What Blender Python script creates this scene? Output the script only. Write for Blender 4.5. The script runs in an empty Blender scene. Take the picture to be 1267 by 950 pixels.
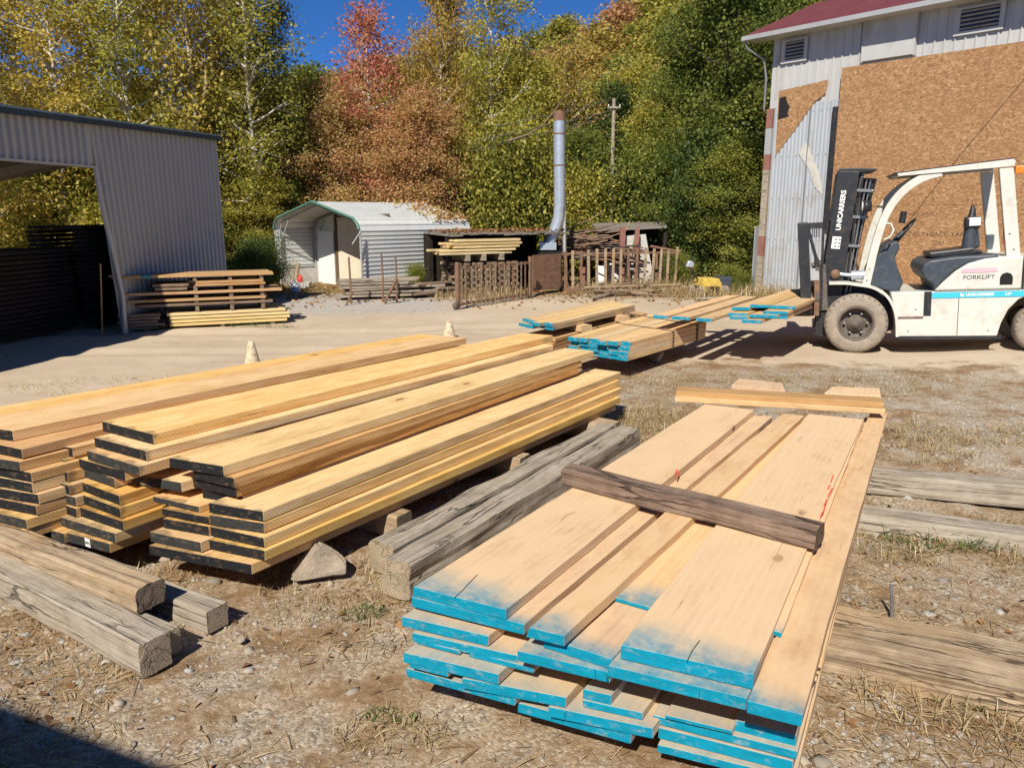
import bpy, math, random
import numpy as np
from mathutils import Vector, Matrix, noise as mnoise
random.seed(7); np.random.seed(7)
scene = bpy.context.scene
COL = scene.collection
R = math.radians

# ------------------------------------------------------------------ camera
CAM_H, PITCH, FPX, CX, CY = 1.6, R(12.4), 957.0, 633.5, 475.0
cam = bpy.data.cameras.new('camera'); camo = bpy.data.objects.new('camera', cam); COL.objects.link(camo)
camo.location = (0, 0, CAM_H); camo.rotation_euler = (R(90) - PITCH, 0, 0)
cam.sensor_width = 36; cam.lens = FPX / 1267 * 36; cam.clip_end = 2000; cam.clip_start = 0.05
scene.camera = camo
cP, sP = math.cos(PITCH), math.sin(PITCH)
def sight(px, py):
    u = (px - CX) / FPX; v = -(py - CY) / FPX
    return (u, cP + sP * v, -sP + cP * v)
def at(px, py, z=0.0):
    """surveyed point: where the photo's line of sight meets height z"""
    d = sight(px, py); t = (z - CAM_H) / d[2]
    return Vector((d[0] * t, d[1] * t, z))
def aty(px, py, y):
    d = sight(px, py); t = y / d[1]
    return Vector((d[0] * t, y, CAM_H + d[2] * t))
def bearing(b):
    return Vector((math.sin(R(b)), math.cos(R(b)), 0))

# ------------------------------------------------------------------ light
SUN_B, SUN_E = 198.0, 43.0
sdir = Vector((math.sin(R(SUN_B)) * math.cos(R(SUN_E)), math.cos(R(SUN_B)) * math.cos(R(SUN_E)), math.sin(R(SUN_E))))
sl = bpy.data.lights.new('sun', 'SUN'); sl.energy = 5.0; sl.angle = R(0.53); sl.color = (1.0, 0.93, 0.82)
so = bpy.data.objects.new('sun', sl); COL.objects.link(so); so.rotation_euler = (-sdir).to_track_quat('-Z', 'Y').to_euler()
w = bpy.data.worlds.new('World'); scene.world = w; w.use_nodes = True
wn = w.node_tree; bg = wn.nodes['Background']
sky = wn.nodes.new('ShaderNodeTexSky'); sky.sky_type = 'NISHITA'; sky.sun_disc = False
sky.sun_elevation = R(SUN_E); sky.sun_rotation = R(SUN_B); sky.air_density = 1.0; sky.dust_density = 0.0; sky.ozone_density = 10.0; sky.altitude = 6000
tint = wn.nodes.new('ShaderNodeVectorMath'); tint.operation = 'MULTIPLY'; tint.inputs[1].default_value = (0.60, 0.92, 1.06)   # crisp, dry autumn air
wn.links.new(sky.outputs[0], tint.inputs[0]); wn.links.new(tint.outputs[0], bg.inputs[0]); bg.inputs[1].default_value = 0.088
scene.view_settings.view_transform = 'Standard'; scene.view_settings.look = 'None'
scene.view_settings.exposure = 0.36; scene.view_settings.gamma = 1.0; scene.view_settings.use_curve_mapping = False
scene.render.engine = 'CYCLES'
scene.cycles.max_bounces = 5; scene.cycles.diffuse_bounces = 3; scene.cycles.glossy_bounces = 2
scene.cycles.transmission_bounces = 3; scene.cycles.transparent_max_bounces = 4; scene.cycles.caustics_reflective = False
scene.cycles.use_denoising = True

# ------------------------------------------------------------------ mesh builder
class MB:
    def __init__(s):
        s.v = []; s.f = []; s.m = []; s.sm = []
    def add(s, verts, faces, mi=0, smooth=False, M=None):
        b = len(s.v)
        for p in verts:
            p = Vector(p); s.v.append(tuple(M @ p) if M is not None else tuple(p))
        for f in faces:
            s.f.append(tuple(b + i for i in f)); s.m.append(mi); s.sm.append(smooth)
    def box(s, lo, hi, mi=0, M=None):
        x0, y0, z0 = lo; x1, y1, z1 = hi
        s.add([(x0,y0,z0),(x1,y0,z0),(x1,y1,z0),(x0,y1,z0),(x0,y0,z1),(x1,y0,z1),(x1,y1,z1),(x0,y1,z1)],
              [(0,3,2,1),(4,5,6,7),(0,1,5,4),(1,2,6,5),(2,3,7,6),(3,0,4,7)], mi, False, M)
    def prism(s, poly, a, b, axis='y', mi=0, M=None):
        """extrude a 2D polygon; axis y: poly=(x,z); x: poly=(y,z); z: poly=(x,y)"""
        mk = {'y': lambda p, t: (p[0], t, p[1]), 'x': lambda p, t: (t, p[0], p[1]), 'z': lambda p, t: (p[0], p[1], t)}[axis]
        n = len(poly)
        vs = [mk(p, a) for p in poly] + [mk(p, b) for p in poly]
        fs = [tuple(range(n)), tuple(range(2*n-1, n-1, -1))] + [(i, n+i, n+(i+1)%n, (i+1)%n) for i in range(n)]
        s.add(vs, fs, mi, False, M)
    def tube(s, pts, rad, n=8, mi=0, smooth=True, caps=True):
        pts = [Vector(p) for p in pts]
        if not hasattr(rad, '__len__'): rad = [rad] * len(pts)
        vs = []; up = Vector((0.13, 0.31, 0.94))
        for i, p in enumerate(pts):
            t = (pts[min(i+1, len(pts)-1)] - pts[max(i-1, 0)]).normalized()
            a = t.cross(up)
            if a.length < 1e-3: a = t.cross(Vector((1, 0, 0)))
            a.normalize(); c = t.cross(a)
            for k in range(n):
                th = 2 * math.pi * k / n
                vs.append(p + (a * math.cos(th) + c * math.sin(th)) * rad[i])
        fs = []
        for i in range(len(pts)-1):
            for k in range(n):
                fs.append((i*n+k, i*n+(k+1)%n, (i+1)*n+(k+1)%n, (i+1)*n+k))
        s.add(vs, fs, mi, smooth)
        if caps:
            s.add(vs[:n], [tuple(range(n-1, -1, -1))], mi); s.add(vs[-n:], [tuple(range(n))], mi)
    def lathe(s, prof, n=24, mi=0, M=None, smooth=True):
        """prof: (radius, height) about local z"""
        vs = []
        for r, h in prof:
            for k in range(n):
                th = 2*math.pi*k/n; vs.append((r*math.cos(th), r*math.sin(th), h))
        fs = []
        for i in range(len(prof)-1):
            for k in range(n):
                fs.append((i*n+k, i*n+(k+1)%n, (i+1)*n+(k+1)%n, (i+1)*n+k))
        s.add(vs, fs, mi, smooth, M)
    def strip(s, path, wdt, a, b, mi=0):
        """path of (x,z) points with thickness wdt, extruded in y from a to b"""
        n = len(path); out = []; inn = []
        for i in range(n):
            p = Vector(path[i]); t = (Vector(path[min(i+1,n-1)]) - Vector(path[max(i-1,0)])).normalized(); nn = Vector((-t.y, t.x))
            out.append(p + nn*wdt/2); inn.append(p - nn*wdt/2)
        vs = []
        for o_, i_ in zip(out, inn): vs += [(o_.x, a, o_.y), (o_.x, b, o_.y), (i_.x, b, i_.y), (i_.x, a, i_.y)]
        fs = [(0,1,2,3), (4*n-1, 4*n-2, 4*n-3, 4*n-4)]
        for i in range(n-1):
            for q in range(4): fs.append((4*i+q, 4*i+4+q, 4*i+4+(q+1)%4, 4*i+(q+1)%4))
        s.add(vs, fs, mi)
    def mesh(s, name, mats=()):
        me = bpy.data.meshes.new(name); me.from_pydata(s.v, [], s.f); me.update()
        for m in mats: me.materials.append(m)
        me.polygons.foreach_set('material_index', s.m); me.polygons.foreach_set('use_smooth', s.sm)
        return me
    def build(s, name, mats, parent=None, bevel=0, **kw):
        if not isinstance(mats, (list, tuple)): mats = [mats]
        o = bpy.data.objects.new(name, s.mesh(name, mats)); COL.objects.link(o)
        if parent is not None: o.parent = parent
        if bevel:
            bm = o.modifiers.new('bevel', 'BEVEL'); bm.width = bevel; bm.segments = 2; bm.limit_method = 'ANGLE'; bm.angle_limit = R(40)
        return o

def tag(o, label=None, cat=None, group=None, kind=None):
    if label: o['label'] = label
    if cat: o['category'] = cat
    if group: o['group'] = group
    if kind: o['kind'] = kind
    return o
def thing(name, label, cat, loc=(0,0,0), rotz=0, group=None):
    o = bpy.data.objects.new(name, None); o.empty_display_size = 0.1; COL.objects.link(o)
    o.location = loc; o.rotation_euler = (0, 0, rotz)
    return tag(o, label, cat, group)
def from_np(name, verts, faces_flat, per, mat, smooth=False):
    me = bpy.data.meshes.new(name)
    nv = len(verts); nf = len(faces_flat)//per
    me.vertices.add(nv); me.vertices.foreach_set('co', np.asarray(verts, np.float32).ravel())
    me.loops.add(len(faces_flat)); me.loops.foreach_set('vertex_index', np.asarray(faces_flat, np.int32))
    me.polygons.add(nf); me.polygons.foreach_set('loop_start', np.arange(0, nf*per, per, dtype=np.int32))
    me.polygons.foreach_set('loop_total', np.full(nf, per, np.int32))
    if smooth: me.polygons.foreach_set('use_smooth', np.ones(nf, bool))
    me.update(calc_edges=True); me.materials.append(mat)
    return me
def link(name, me, parent=None):
    o = bpy.data.objects.new(name, me); COL.objects.link(o)
    if parent is not None: o.parent = parent
    return o

def text_one(name, body, size, mat, M, parent=None, depth=0.0008, align='CENTER', bold=0.0, sx=1.0):
    cu = bpy.data.curves.new(name, 'FONT'); cu.body = body; cu.size = size; cu.extrude = depth; cu.align_x = align; cu.align_y = 'CENTER'; cu.offset = bold
    to = bpy.data.objects.new(name, cu); COL.objects.link(to)
    dg = bpy.context.evaluated_depsgraph_get(); me = bpy.data.meshes.new_from_object(to.evaluated_get(dg))
    bpy.data.objects.remove(to); bpy.data.curves.remove(cu)
    me.transform(Matrix.Diagonal((sx, 1, 1, 1))); me.transform(M); me.materials.clear(); me.materials.append(mat); me.name = name
    return link(name, me, parent)
def text_mesh(name, body, size, mat, M, parent=None, depth=0.0008, align='CENTER', bold=0.0, sx=1.0):
    """each written word is a mesh of its own"""
    wd = body.split(); obs = []; x = 0.0
    for w_ in wd:
        o = text_one(name, w_, size, mat, Matrix.Identity(4), parent, depth, 'LEFT', bold, sx)
        xs = [v.co.x for v in o.data.vertices]; o.data.transform(Matrix.Translation((x - min(xs), 0, 0))); x += max(xs) - min(xs) + size*.32*sx; obs.append(o)
    sh = -(x - size*.32*sx)/2 if align == 'CENTER' else 0.0
    for o in obs: o.data.transform(M @ Matrix.Translation((sh, 0, 0)))
    return obs[0]
def frame(o, x, y):
    x = Vector(x).normalized(); y = Vector(y).normalized(); z = x.cross(y); o = Vector(o)
    return Matrix(((x.x, y.x, z.x, o.x), (x.y, y.y, z.y, o.y), (x.z, y.z, z.z, o.z), (0,0,0,1)))

# ------------------------------------------------------------------ materials
class G:
    def __init__(s, name):
        s.m = bpy.data.materials.new(name); s.m.use_nodes = True; s.t = s.m.node_tree; s.t.nodes.clear()
        s.out = s.t.nodes.new('ShaderNodeOutputMaterial'); s._tc = None
    def n(s, typ, ins=None, out=0, **attrs):
        nd = s.t.nodes.new('ShaderNode' + typ)
        for k, v in attrs.items(): setattr(nd, k, v)
        for k, v in (ins or {}).items():
            sk = nd.inputs[k]
            if isinstance(v, bpy.types.NodeSocket): s.t.links.new(v, sk)
            else: sk.default_value = v
        return nd if out is None else nd.outputs[out]
    def tc(s, which='Object'):
        if s._tc is None: s._tc = s.t.nodes.new('ShaderNodeTexCoord')
        return s._tc.outputs[which]
    def math(s, op, a, b=0.0, c=0.0, clamp=False):
        return s.n('Math', {0: a, 1: b, 2: c}, operation=op, use_clamp=clamp)
    def vec(s, op, a, b):
        return s.n('VectorMath', {0: a, 1: b}, operation=op)
    def mapr(s, v, a, b, c=0.0, d=1.0, smooth=False):
        return s.n('MapRange', {0: v, 1: a, 2: b, 3: c, 4: d}, interpolation_type='SMOOTHSTEP' if smooth else 'LINEAR')
    def mix(s, f, a, b, blend='MIX'):
        nd = s.t.nodes.new('ShaderNodeMix'); nd.data_type = 'RGBA'; nd.blend_type = blend; nd.clamp_factor = True
        for i, v in ((0, f), (6, a), (7, b)):
            if isinstance(v, bpy.types.NodeSocket): s.t.links.new(v, nd.inputs[i])
            else: nd.inputs[i].default_value = (tuple(v) + (1,) if i else v) if not (i and len(v) == 4) else v
        return nd.outputs[2]
    def ramp(s, f, stops, interp='LINEAR'):
        nd = s.t.nodes.new('ShaderNodeValToRGB'); cr = nd.color_ramp; cr.interpolation = interp
        while len(cr.elements) < len(stops): cr.elements.new(0.5)
        for e, (p, c) in zip(cr.elements, stops):
            e.position = p; e.color = (c[0], c[1], c[2], 1) if hasattr(c, '__len__') else (c, c, c, 1)
        s.t.links.new(f, nd.inputs[0]); return nd.outputs[0]
    def noise(s, vec, scale, detail=4, rough=0.55, dist=0.0, out='Fac'):
        return s.n('TexNoise', {'Vector': vec, 'Scale': scale, 'Detail': detail, 'Roughness': rough, 'Distortion': dist}, out)
    def done(s, col, rough=0.8, bump=None, bs=0.3, bd=0.01, metal=0.0, spec=0.4):
        b = s.n('BsdfPrincipled', {'Base Color': col if isinstance(col, bpy.types.NodeSocket) else tuple(col) + (1,), 'Roughness': rough, 'Metallic': metal, 'Specular IOR Level': spec}, None)
        if bump is not None:
            bn = s.n('Bump', {'Height': bump, 'Strength': bs, 'Distance': bd}); s.t.links.new(bn, b.inputs['Normal'])
        s.t.links.new(b.outputs[0], s.out.inputs[0]); return s.m

def wood(name, dark, mid, light, paint=None, lines=1.0, fade=(0.0, 0.14), cover=0.75, saw=0.5, rings=0.5, knots=0.8, rough=0.8, dust=None, bare=0.25):
    """sawn board: grain, rings, knots, saw marks, handling dirt and brushed or sprayed end sealer; local x runs along the board"""
    g = G(name); co = g.tc()
    rnd = g.n('ObjectInfo', {}, 'Random')
    off = g.n('CombineXYZ', {0: g.math('MULTIPLY', rnd, 37.0), 1: g.math('MULTIPLY', rnd, 91.0), 2: g.math('MULTIPLY', rnd, 53.0)})
    c = g.vec('ADD', co, off)
    n1 = g.noise(g.vec('MULTIPLY', c, (0.8, 6.5, 6.5)), 1.0, 6, 0.62, 0.5)
    n2 = g.noise(g.vec('MULTIPLY', c, (4.0, 120.0, 120.0)), 1.0, 3, 0.6)
    iso = g.noise(g.vec('MULTIPLY', c, (1.0, 1.7, 1.7)), 6.0, 7, 0.68)
    warp = g.vec('ADD', g.vec('MULTIPLY', c, (0.10, 1.0, 1.0)), g.vec('MULTIPLY', g.noise(g.vec('MULTIPLY', c, (1.2, 5, 5)), 1.5, 2, out='Color'), (.05,.05,.05)))
    wv = g.n('TexWave', {'Vector': warp, 'Scale': 12.0, 'Distortion': 3.0, 'Detail': 3.0, 'Detail Scale': 1.6, 'Detail Roughness': 0.6}, 1, wave_type='RINGS', rings_direction='X')
    f = g.math('ADD', g.math('ADD', g.math('MULTIPLY', n1, 0.34), g.math('MULTIPLY', n2, 0.26*lines)), g.math('ADD', g.math('MULTIPLY', wv, 0.16*rings), g.math('MULTIPLY', iso, 0.34)))
    lo = 0.30 + .13*(lines-1) + .08*(rings-.5)
    col = g.ramp(f, [(lo, dark), (lo+.17, mid), (lo+.36, light)])
    hv = g.n('HueSaturation', {'Hue': g.mapr(rnd, 0, 1, 0.494, 0.506), 'Saturation': g.mapr(g.math('FRACT', g.math('MULTIPLY', rnd, 7.3)), 0, 1, 0.86, 1.08), 'Value': g.mapr(g.math('FRACT', g.math('MULTIPLY', rnd, 13.7)), 0, 1, 0.82, 1.06), 'Color': col})
    col = hv
    nx = g.n('SeparateXYZ', {0: g.tc('Normal')}, None); cs = g.n('SeparateXYZ', {0: c}, None)
    side = g.mapr(g.math('ABSOLUTE', nx.outputs[1]), 0.5, 0.8); top = g.mapr(g.math('ABSOLUTE', nx.outputs[2]), 0.5, 0.8)
    vo = g.n('TexVoronoi', {'Vector': g.vec('MULTIPLY', c, (2.0, 4.2, 4.2)), 'Scale': 1.0, 'Randomness': 1.0}, None)
    keep = g.mapr(g.n('SeparateColor', {0: vo.outputs['Color']}), .50, .54)
    halo = g.math('MULTIPLY', keep, g.mapr(vo.outputs['Distance'], .08, .24, .35, 0, True)); core = g.math('MULTIPLY', keep, g.mapr(vo.outputs['Distance'], .055, .085, 1, 0, True))
    col = g.mix(g.math('MULTIPLY', halo, knots), col, dark)
    col = g.mix(g.math('MULTIPLY', core, knots), col, (dark[0]*.4, dark[1]*.3, dark[2]*.25))
    # saw marks: slanting on the edges, faint across the faces
    sv = g.math('SINE', g.math('ADD', g.math('MULTIPLY', cs.outputs[0], 330.0), g.math('ADD', g.math('MULTIPLY', cs.outputs[2], 300.0), g.math('MULTIPLY', iso, 4.0))))
    sv = g.math('MULTIPLY', g.math('MULTIPLY', sv, side), g.mapr(iso, .38, .60))
    tv = g.math('SINE', g.math('ADD', g.math('MULTIPLY', cs.outputs[0], 260.0), g.math('ADD', g.math('MULTIPLY', cs.outputs[1], 70.0), g.math('MULTIPLY', n1, 14.0))))
    tv = g.math('MULTIPLY', g.math('MULTIPLY', tv, top), g.mapr(g.noise(c, 3.0, 3), .5, .65))
    col = g.mix(g.math('MULTIPLY', g.mapr(sv, 0.0, 1.0, 0, 0.28), saw), col, dark)
    col = g.mix(g.math('MULTIPLY', g.mapr(tv, 0.2, 1.0, 0, 0.20), saw), col, dark)
    # short dark checks along the grain and grubby handling patches
    ck = g.mapr(g.noise(g.vec('MULTIPLY', c, (2.6, 75.0, 75.0)), 1.0, 2, .5), .27, .24, 0, .75, True)
    col = g.mix(ck, col, (dark[0]*.45, dark[1]*.38, dark[2]*.33))
    grub = g.mapr(g.noise(g.vec('MULTIPLY', c, (1.4, 4, 4)), 1.7, 6, .7), .56, .76, 0, .5)
    col = g.mix(grub, col, (dark[0]*.75, dark[1]*.7, dark[2]*.7))
    if dust is not None: col = g.mix(g.math('MULTIPLY', top, g.mapr(iso, .40, .62, .1, .75)), col, dust)
    if paint is not None:
        px = g.n('SeparateXYZ', {0: co}, None).outputs[0]
        fr = g.mapr(rnd, 0, 1, 0.5, 1.25)
        wob = g.math('MULTIPLY', g.math('SUBTRACT', g.noise(g.vec('MULTIPLY', c, (3, 7, 7)), 1.2, 4), 0.5), 0.20)
        mist = g.mapr(g.math('DIVIDE', g.math('ADD', px, wob), fr), fade[0], fade[1], cover, 0.0, True)
        mist = g.math('MULTIPLY', mist, g.mapr(g.noise(co, 22.0, 6, 0.7), 0.32, 0.66, 0.45, 1.2))
        front = g.mapr(nx.outputs[0], -0.7, -0.5, 1.0, 0.0)
        worn = g.mapr(g.noise(g.vec('MULTIPLY', c, (1, 22, 48)), 1.0, 6, .75), 0.34, 0.46, 1.0-bare*1.8, 1.0)
        pm = g.math('MAXIMUM', mist, g.math('MULTIPLY', front, worn))
        pv = g.mix(g.noise(g.vec('MULTIPLY', c, (1, 18, 45)), 1.0, 5, .65), tuple(x*.55 for x in paint), tuple(x*1.4 for x in paint))
        col = g.mix(pm, col, pv)
        ec = g.mapr(g.noise(g.vec('MULTIPLY', c, (1, 60, 9)), 1.0, 2, .5), .30, .26, 0, .7, True)
        col = g.mix(g.math('MULTIPLY', front, ec), col, tuple(x*.2 for x in paint))
    bmp = g.math('ADD', g.math('MULTIPLY', n2, 0.5), g.math('ADD', g.math('MULTIPLY', sv, 0.45 * saw), g.math('MULTIPLY', g.math('SUBTRACT', iso, ck), .5)))
    return g.done(col, rough, bmp, 0.45, 0.004, spec=0.22)

def old_timber(name, dark, mid, light, ends, stain=(.30,.20,.11)):
    """weather-beaten beam: silvered fibres, long open checks, stains and dirt"""
    g = G(name); co = g.tc(); rnd = g.n('ObjectInfo', {}, 'Random')
    c = g.vec('ADD', co, g.n('CombineXYZ', {0: g.math('MULTIPLY', rnd, 19.0), 1: g.math('MULTIPLY', rnd, 71.0), 2: g.math('MULTIPLY', rnd, 33.0)}))
    fib = g.noise(g.vec('MULTIPLY', c, (5.0, 130.0, 130.0)), 1.0, 4, .65); fib2 = g.noise(g.vec('MULTIPLY', c, (1.6, 34.0, 34.0)), 1.0, 5, .65)
    iso = g.noise(c, 9.0, 7, .7); big = g.noise(g.vec('MULTIPLY', c, (1, 2, 2)), 2.6, 5, .65)
    f = g.math('ADD', g.math('MULTIPLY', fib, .34), g.math('ADD', g.math('MULTIPLY', fib2, .30), g.math('MULTIPLY', iso, .36)))
    col = g.ramp(f, [(.33, dark), (.48, mid), (.66, light)])
    col = g.mix(g.mapr(big, .48, .72, 0, .65), col, stain)
    col = g.mix(g.mapr(g.noise(c, 3.1, 6, .7), .56, .72, 0, .6), col, dark)
    w_ = g.vec('ADD', g.vec('MULTIPLY', c, (1.1, 24, 24)), g.vec('MULTIPLY', g.noise(g.vec('MULTIPLY', c, (4, 20, 20)), 1.0, 3, out='Color'), (.5,.5,.5)))
    vo = g.n('TexVoronoi', {'Vector': w_, 'Scale': 1.0, 'Randomness': 1.0}, 'Distance', feature='DISTANCE_TO_EDGE')
    ck = g.math('MULTIPLY', g.mapr(vo, .010, .042, 1, 0, True), g.mapr(g.noise(g.vec('MULTIPLY', c, (2, 9, 9)), 1.0, 3), .46, .58))
    nx = g.n('SeparateXYZ', {0: g.tc('Normal')}, None); end = g.mapr(g.math('ABSOLUTE', nx.outputs[0]), .6, .8)
    col = g.mix(g.math('MULTIPLY', ck, .68), col, tuple(x*.35 for x in dark))
    sy = g.n('SeparateXYZ', {0: co}, None); rr = g.math('SQRT', g.math('ADD', g.math('MULTIPLY', sy.outputs[1], sy.outputs[1]), g.math('MULTIPLY', sy.outputs[2], sy.outputs[2])))
    rings = g.math('SINE', g.math('ADD', g.math('MULTIPLY', rr, 520.0), g.math('MULTIPLY', iso, 9.0)))
    ecol = g.mix(g.mapr(rings, -.3, .8, 0, .45), ends, tuple(x*.45 for x in ends)); ecol = g.mix(g.mapr(iso, .45, .65, 0, .6), ecol, tuple(x*.5 for x in ends))
    ech = g.mapr(g.noise(g.vec('MULTIPLY', c, (1, 46, 8)), 1.0, 3, .5), .33, .28, 0, .85, True); ecol = g.mix(ech, ecol, tuple(x*.12 for x in ends))
    col = g.mix(end, col, ecol)
    h = g.math('SUBTRACT', g.math('ADD', g.math('MULTIPLY', fib, .6), g.math('ADD', g.math('MULTIPLY', fib2, .5), g.math('MULTIPLY', iso, .5))), g.math('MULTIPLY', ck, 1.6))
    return g.done(col, .92, h, .85, .007, spec=.15)

def plain(name, col, rough=0.6, var=0.15, scale=6.0, metal=0.0, dirt=None, dirt_amt=0.4, bump=0.0, spec=0.4, stretch=(1,1,1)):
    g = G(name); co = g.vec('MULTIPLY', g.tc(), stretch)
    n1 = g.noise(co, scale, 5, 0.6); n2 = g.noise(co, scale*7, 3, 0.6)
    f = g.math('ADD', g.math('MULTIPLY', n1, 0.7), g.math('MULTIPLY', n2, 0.3))
    c = g.ramp(f, [(0.3, tuple(x*(1-var) for x in col)), (0.7, tuple(min(1, x*(1+var)) for x in col))])
    if dirt is not None:
        d = g.mapr(g.noise(co, scale*1.7, 6, 0.68, 0.4), 0.5, 0.68, 0, dirt_amt); c = g.mix(d, c, dirt)
    return g.done(c, rough, n2 if bump else None, bump, 0.004, metal, spec)

M = {}
BLK = (0.014, 0.015, 0.017)
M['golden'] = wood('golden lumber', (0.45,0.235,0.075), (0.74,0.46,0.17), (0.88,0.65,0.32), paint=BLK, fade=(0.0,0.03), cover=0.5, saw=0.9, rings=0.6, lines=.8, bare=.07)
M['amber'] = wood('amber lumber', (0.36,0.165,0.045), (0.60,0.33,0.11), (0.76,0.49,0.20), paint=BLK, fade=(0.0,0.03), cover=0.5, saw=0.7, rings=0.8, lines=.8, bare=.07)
M['golden_grey'] = wood('golden lumber grey end', (0.43,0.225,0.07), (0.70,0.43,0.16), (0.82,0.58,0.28), paint=(0.034,0.035,0.034), fade=(0.0,0.05), cover=0.55, saw=0.9, rings=0.6, lines=.8, bare=.10)
CY_P = (0.0, 0.235, 0.355)
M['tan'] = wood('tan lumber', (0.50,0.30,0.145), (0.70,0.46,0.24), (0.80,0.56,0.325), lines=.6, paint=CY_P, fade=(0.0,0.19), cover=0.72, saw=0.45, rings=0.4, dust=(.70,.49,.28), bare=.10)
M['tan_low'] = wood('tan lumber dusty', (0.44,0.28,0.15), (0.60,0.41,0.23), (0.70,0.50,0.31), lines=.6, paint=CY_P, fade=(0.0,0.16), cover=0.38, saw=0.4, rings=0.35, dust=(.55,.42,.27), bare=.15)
M['tan_plain'] = wood('tan lumber bare', (0.46,0.28,0.13), (0.66,0.44,0.23), (0.77,0.54,0.31), saw=0.6, rings=0.4, lines=.8, dust=(.68,.48,.28))
M['tan_far'] = wood('far tan lumber', (0.46,0.28,0.12), (0.66,0.44,0.21), (0.78,0.55,0.29), paint=CY_P, fade=(0.0,0.07), cover=0.6, saw=0.4, rings=0.4, lines=.8)
M['orange_lumber'] = wood('orange lumber', (0.30,0.16,0.065), (0.50,0.29,0.13), (0.62,0.40,0.20), saw=0.5, rings=0.5, lines=.9)
M['brown_lumber'] = wood('brown lumber', (0.12,0.08,0.05), (0.22,0.15,0.10), (0.36,0.26,0.18), saw=0.3, rings=0.4)
M['dark_lumber'] = wood('dark lumber', (0.014,0.011,0.009), (0.028,0.022,0.018), (0.05,0.04,0.032), saw=0.2, rings=0.3)  # near black, so the shade inside the shed is in the colour
M['yellow_lumber'] = wood('yellow lumber', (0.50,0.34,0.12), (0.68,0.50,0.22), (0.80,0.62,0.32), saw=0.4, rings=0.4)
M['weathered'] = old_timber('weathered timber', (0.16,0.13,0.095), (0.34,0.29,0.225), (0.50,0.44,0.365), (.40,.32,.22), stain=(.33,.27,.19))
M['weathered_tan'] = old_timber('weathered tan timber', (0.15,0.10,0.06), (0.36,0.265,0.17), (0.54,0.43,0.30), (.26,.20,.14), stain=(.40,.25,.10))
M['dark_timber'] = old_timber('dark crossbar timber', (0.06,0.04,0.03), (0.19,0.13,0.095), (0.34,0.255,0.195), (.17,.11,.075), stain=(.15,.095,.065))
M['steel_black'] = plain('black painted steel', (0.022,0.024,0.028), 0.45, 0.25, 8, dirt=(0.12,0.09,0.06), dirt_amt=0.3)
M['plastic_dark'] = plain('dark blue grey plastic', (0.045,0.058,0.075), 0.5, 0.15, 10, dirt=(0.2,0.18,0.15), dirt_amt=0.25)
M['white_paint'] = plain('cream white paint', (0.60,0.60,0.535), 0.40, 0.05, 5, dirt=(0.42,0.34,0.22), dirt_amt=0.42)
M['rubber'] = plain('dusty tyre rubber', (0.30,0.25,0.195), 0.95, 0.25, 14, dirt=(0.15,0.125,0.10), dirt_amt=0.4, bump=0.4)
M['rim'] = plain('dusty wheel rim', (0.11,0.09,0.075), 0.7, 0.3, 20, dirt=(0.30,0.24,0.18), dirt_amt=0.6)
M['steel_grey'] = plain('bare grey steel', (0.30,0.30,0.30), 0.4, 0.2, 12, metal=0.6, dirt=(0.25,0.16,0.09), dirt_amt=0.5)
M['rust'] = plain('rusty steel', (0.20,0.115,0.072), 0.85, 0.4, 9, dirt=(0.10,0.05,0.03), dirt_amt=0.7, bump=0.3)
M['red_post'] = plain('faded red oxide paint', (0.26,0.11,0.085), 0.8, 0.3, 8, dirt=(0.22,0.16,0.12), dirt_amt=0.6)
M['cyan_strip'] = plain('cyan stripe', (0.05,0.50,0.72), 0.35, 0.05, 4)
M['pink_strip'] = plain('pink stripe', (0.80,0.42,0.48), 0.4, 0.05, 4)
M['white_text'] = plain('white lettering', (0.82,0.82,0.80), 0.5, 0.04, 4)
M['black_ink'] = plain('black marker ink', (0.02,0.018,0.016), 0.7, 0.1, 4)
M['faint_ink'] = plain('faded marker ink', (0.10,0.055,0.03), 0.8, 0.2, 30)
M['red_ink'] = plain('red lumber crayon', (0.75,0.10,0.05), 0.8, 0.2, 40)
M['amber_lamp'] = plain('orange lamp lens', (0.80,0.22,0.02), 0.25, 0.1, 4)
M['grout'] = plain('pale concrete', (0.52,0.50,0.45), 0.85, 0.2, 5, dirt=(0.32,0.28,0.22), dirt_amt=0.6, bump=0.3)
M['black'] = plain('soot black', (0.012,0.012,0.012), 0.9, 0.2, 5)
M['bark_pale'] = plain('pale bark', (0.52,0.47,0.41), 0.9, 0.35, 7, dirt=(0.12,0.10,0.08), dirt_amt=0.7, bump=0.5, stretch=(1,1,0.25))
M['bark_dark'] = plain('dark bark', (0.055,0.043,0.033), 0.95, 0.35, 7, bump=0.5, stretch=(1,1,0.25))
M['tag_paper'] = plain('white paper tag', (0.80,0.79,0.75), 0.7, 0.04, 8)
M['red_plastic'] = plain('red plastic', (0.55,0.06,0.05), 0.5, 0.1, 6)
M['yellow_paint'] = plain('worn yellow paint', (0.62,0.44,0.09), 0.6, 0.2, 9, dirt=(0.22,0.15,0.08), dirt_amt=0.6)
M['galv'] = plain('galvanised duct', (0.50,0.56,0.62), 0.38, 0.18, 4, metal=0.55, dirt=(0.34,0.17,0.08), dirt_amt=0.15)
M['glass'] = plain('dark window glass', (0.03,0.035,0.04), 0.1, 0.1, 3)
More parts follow.
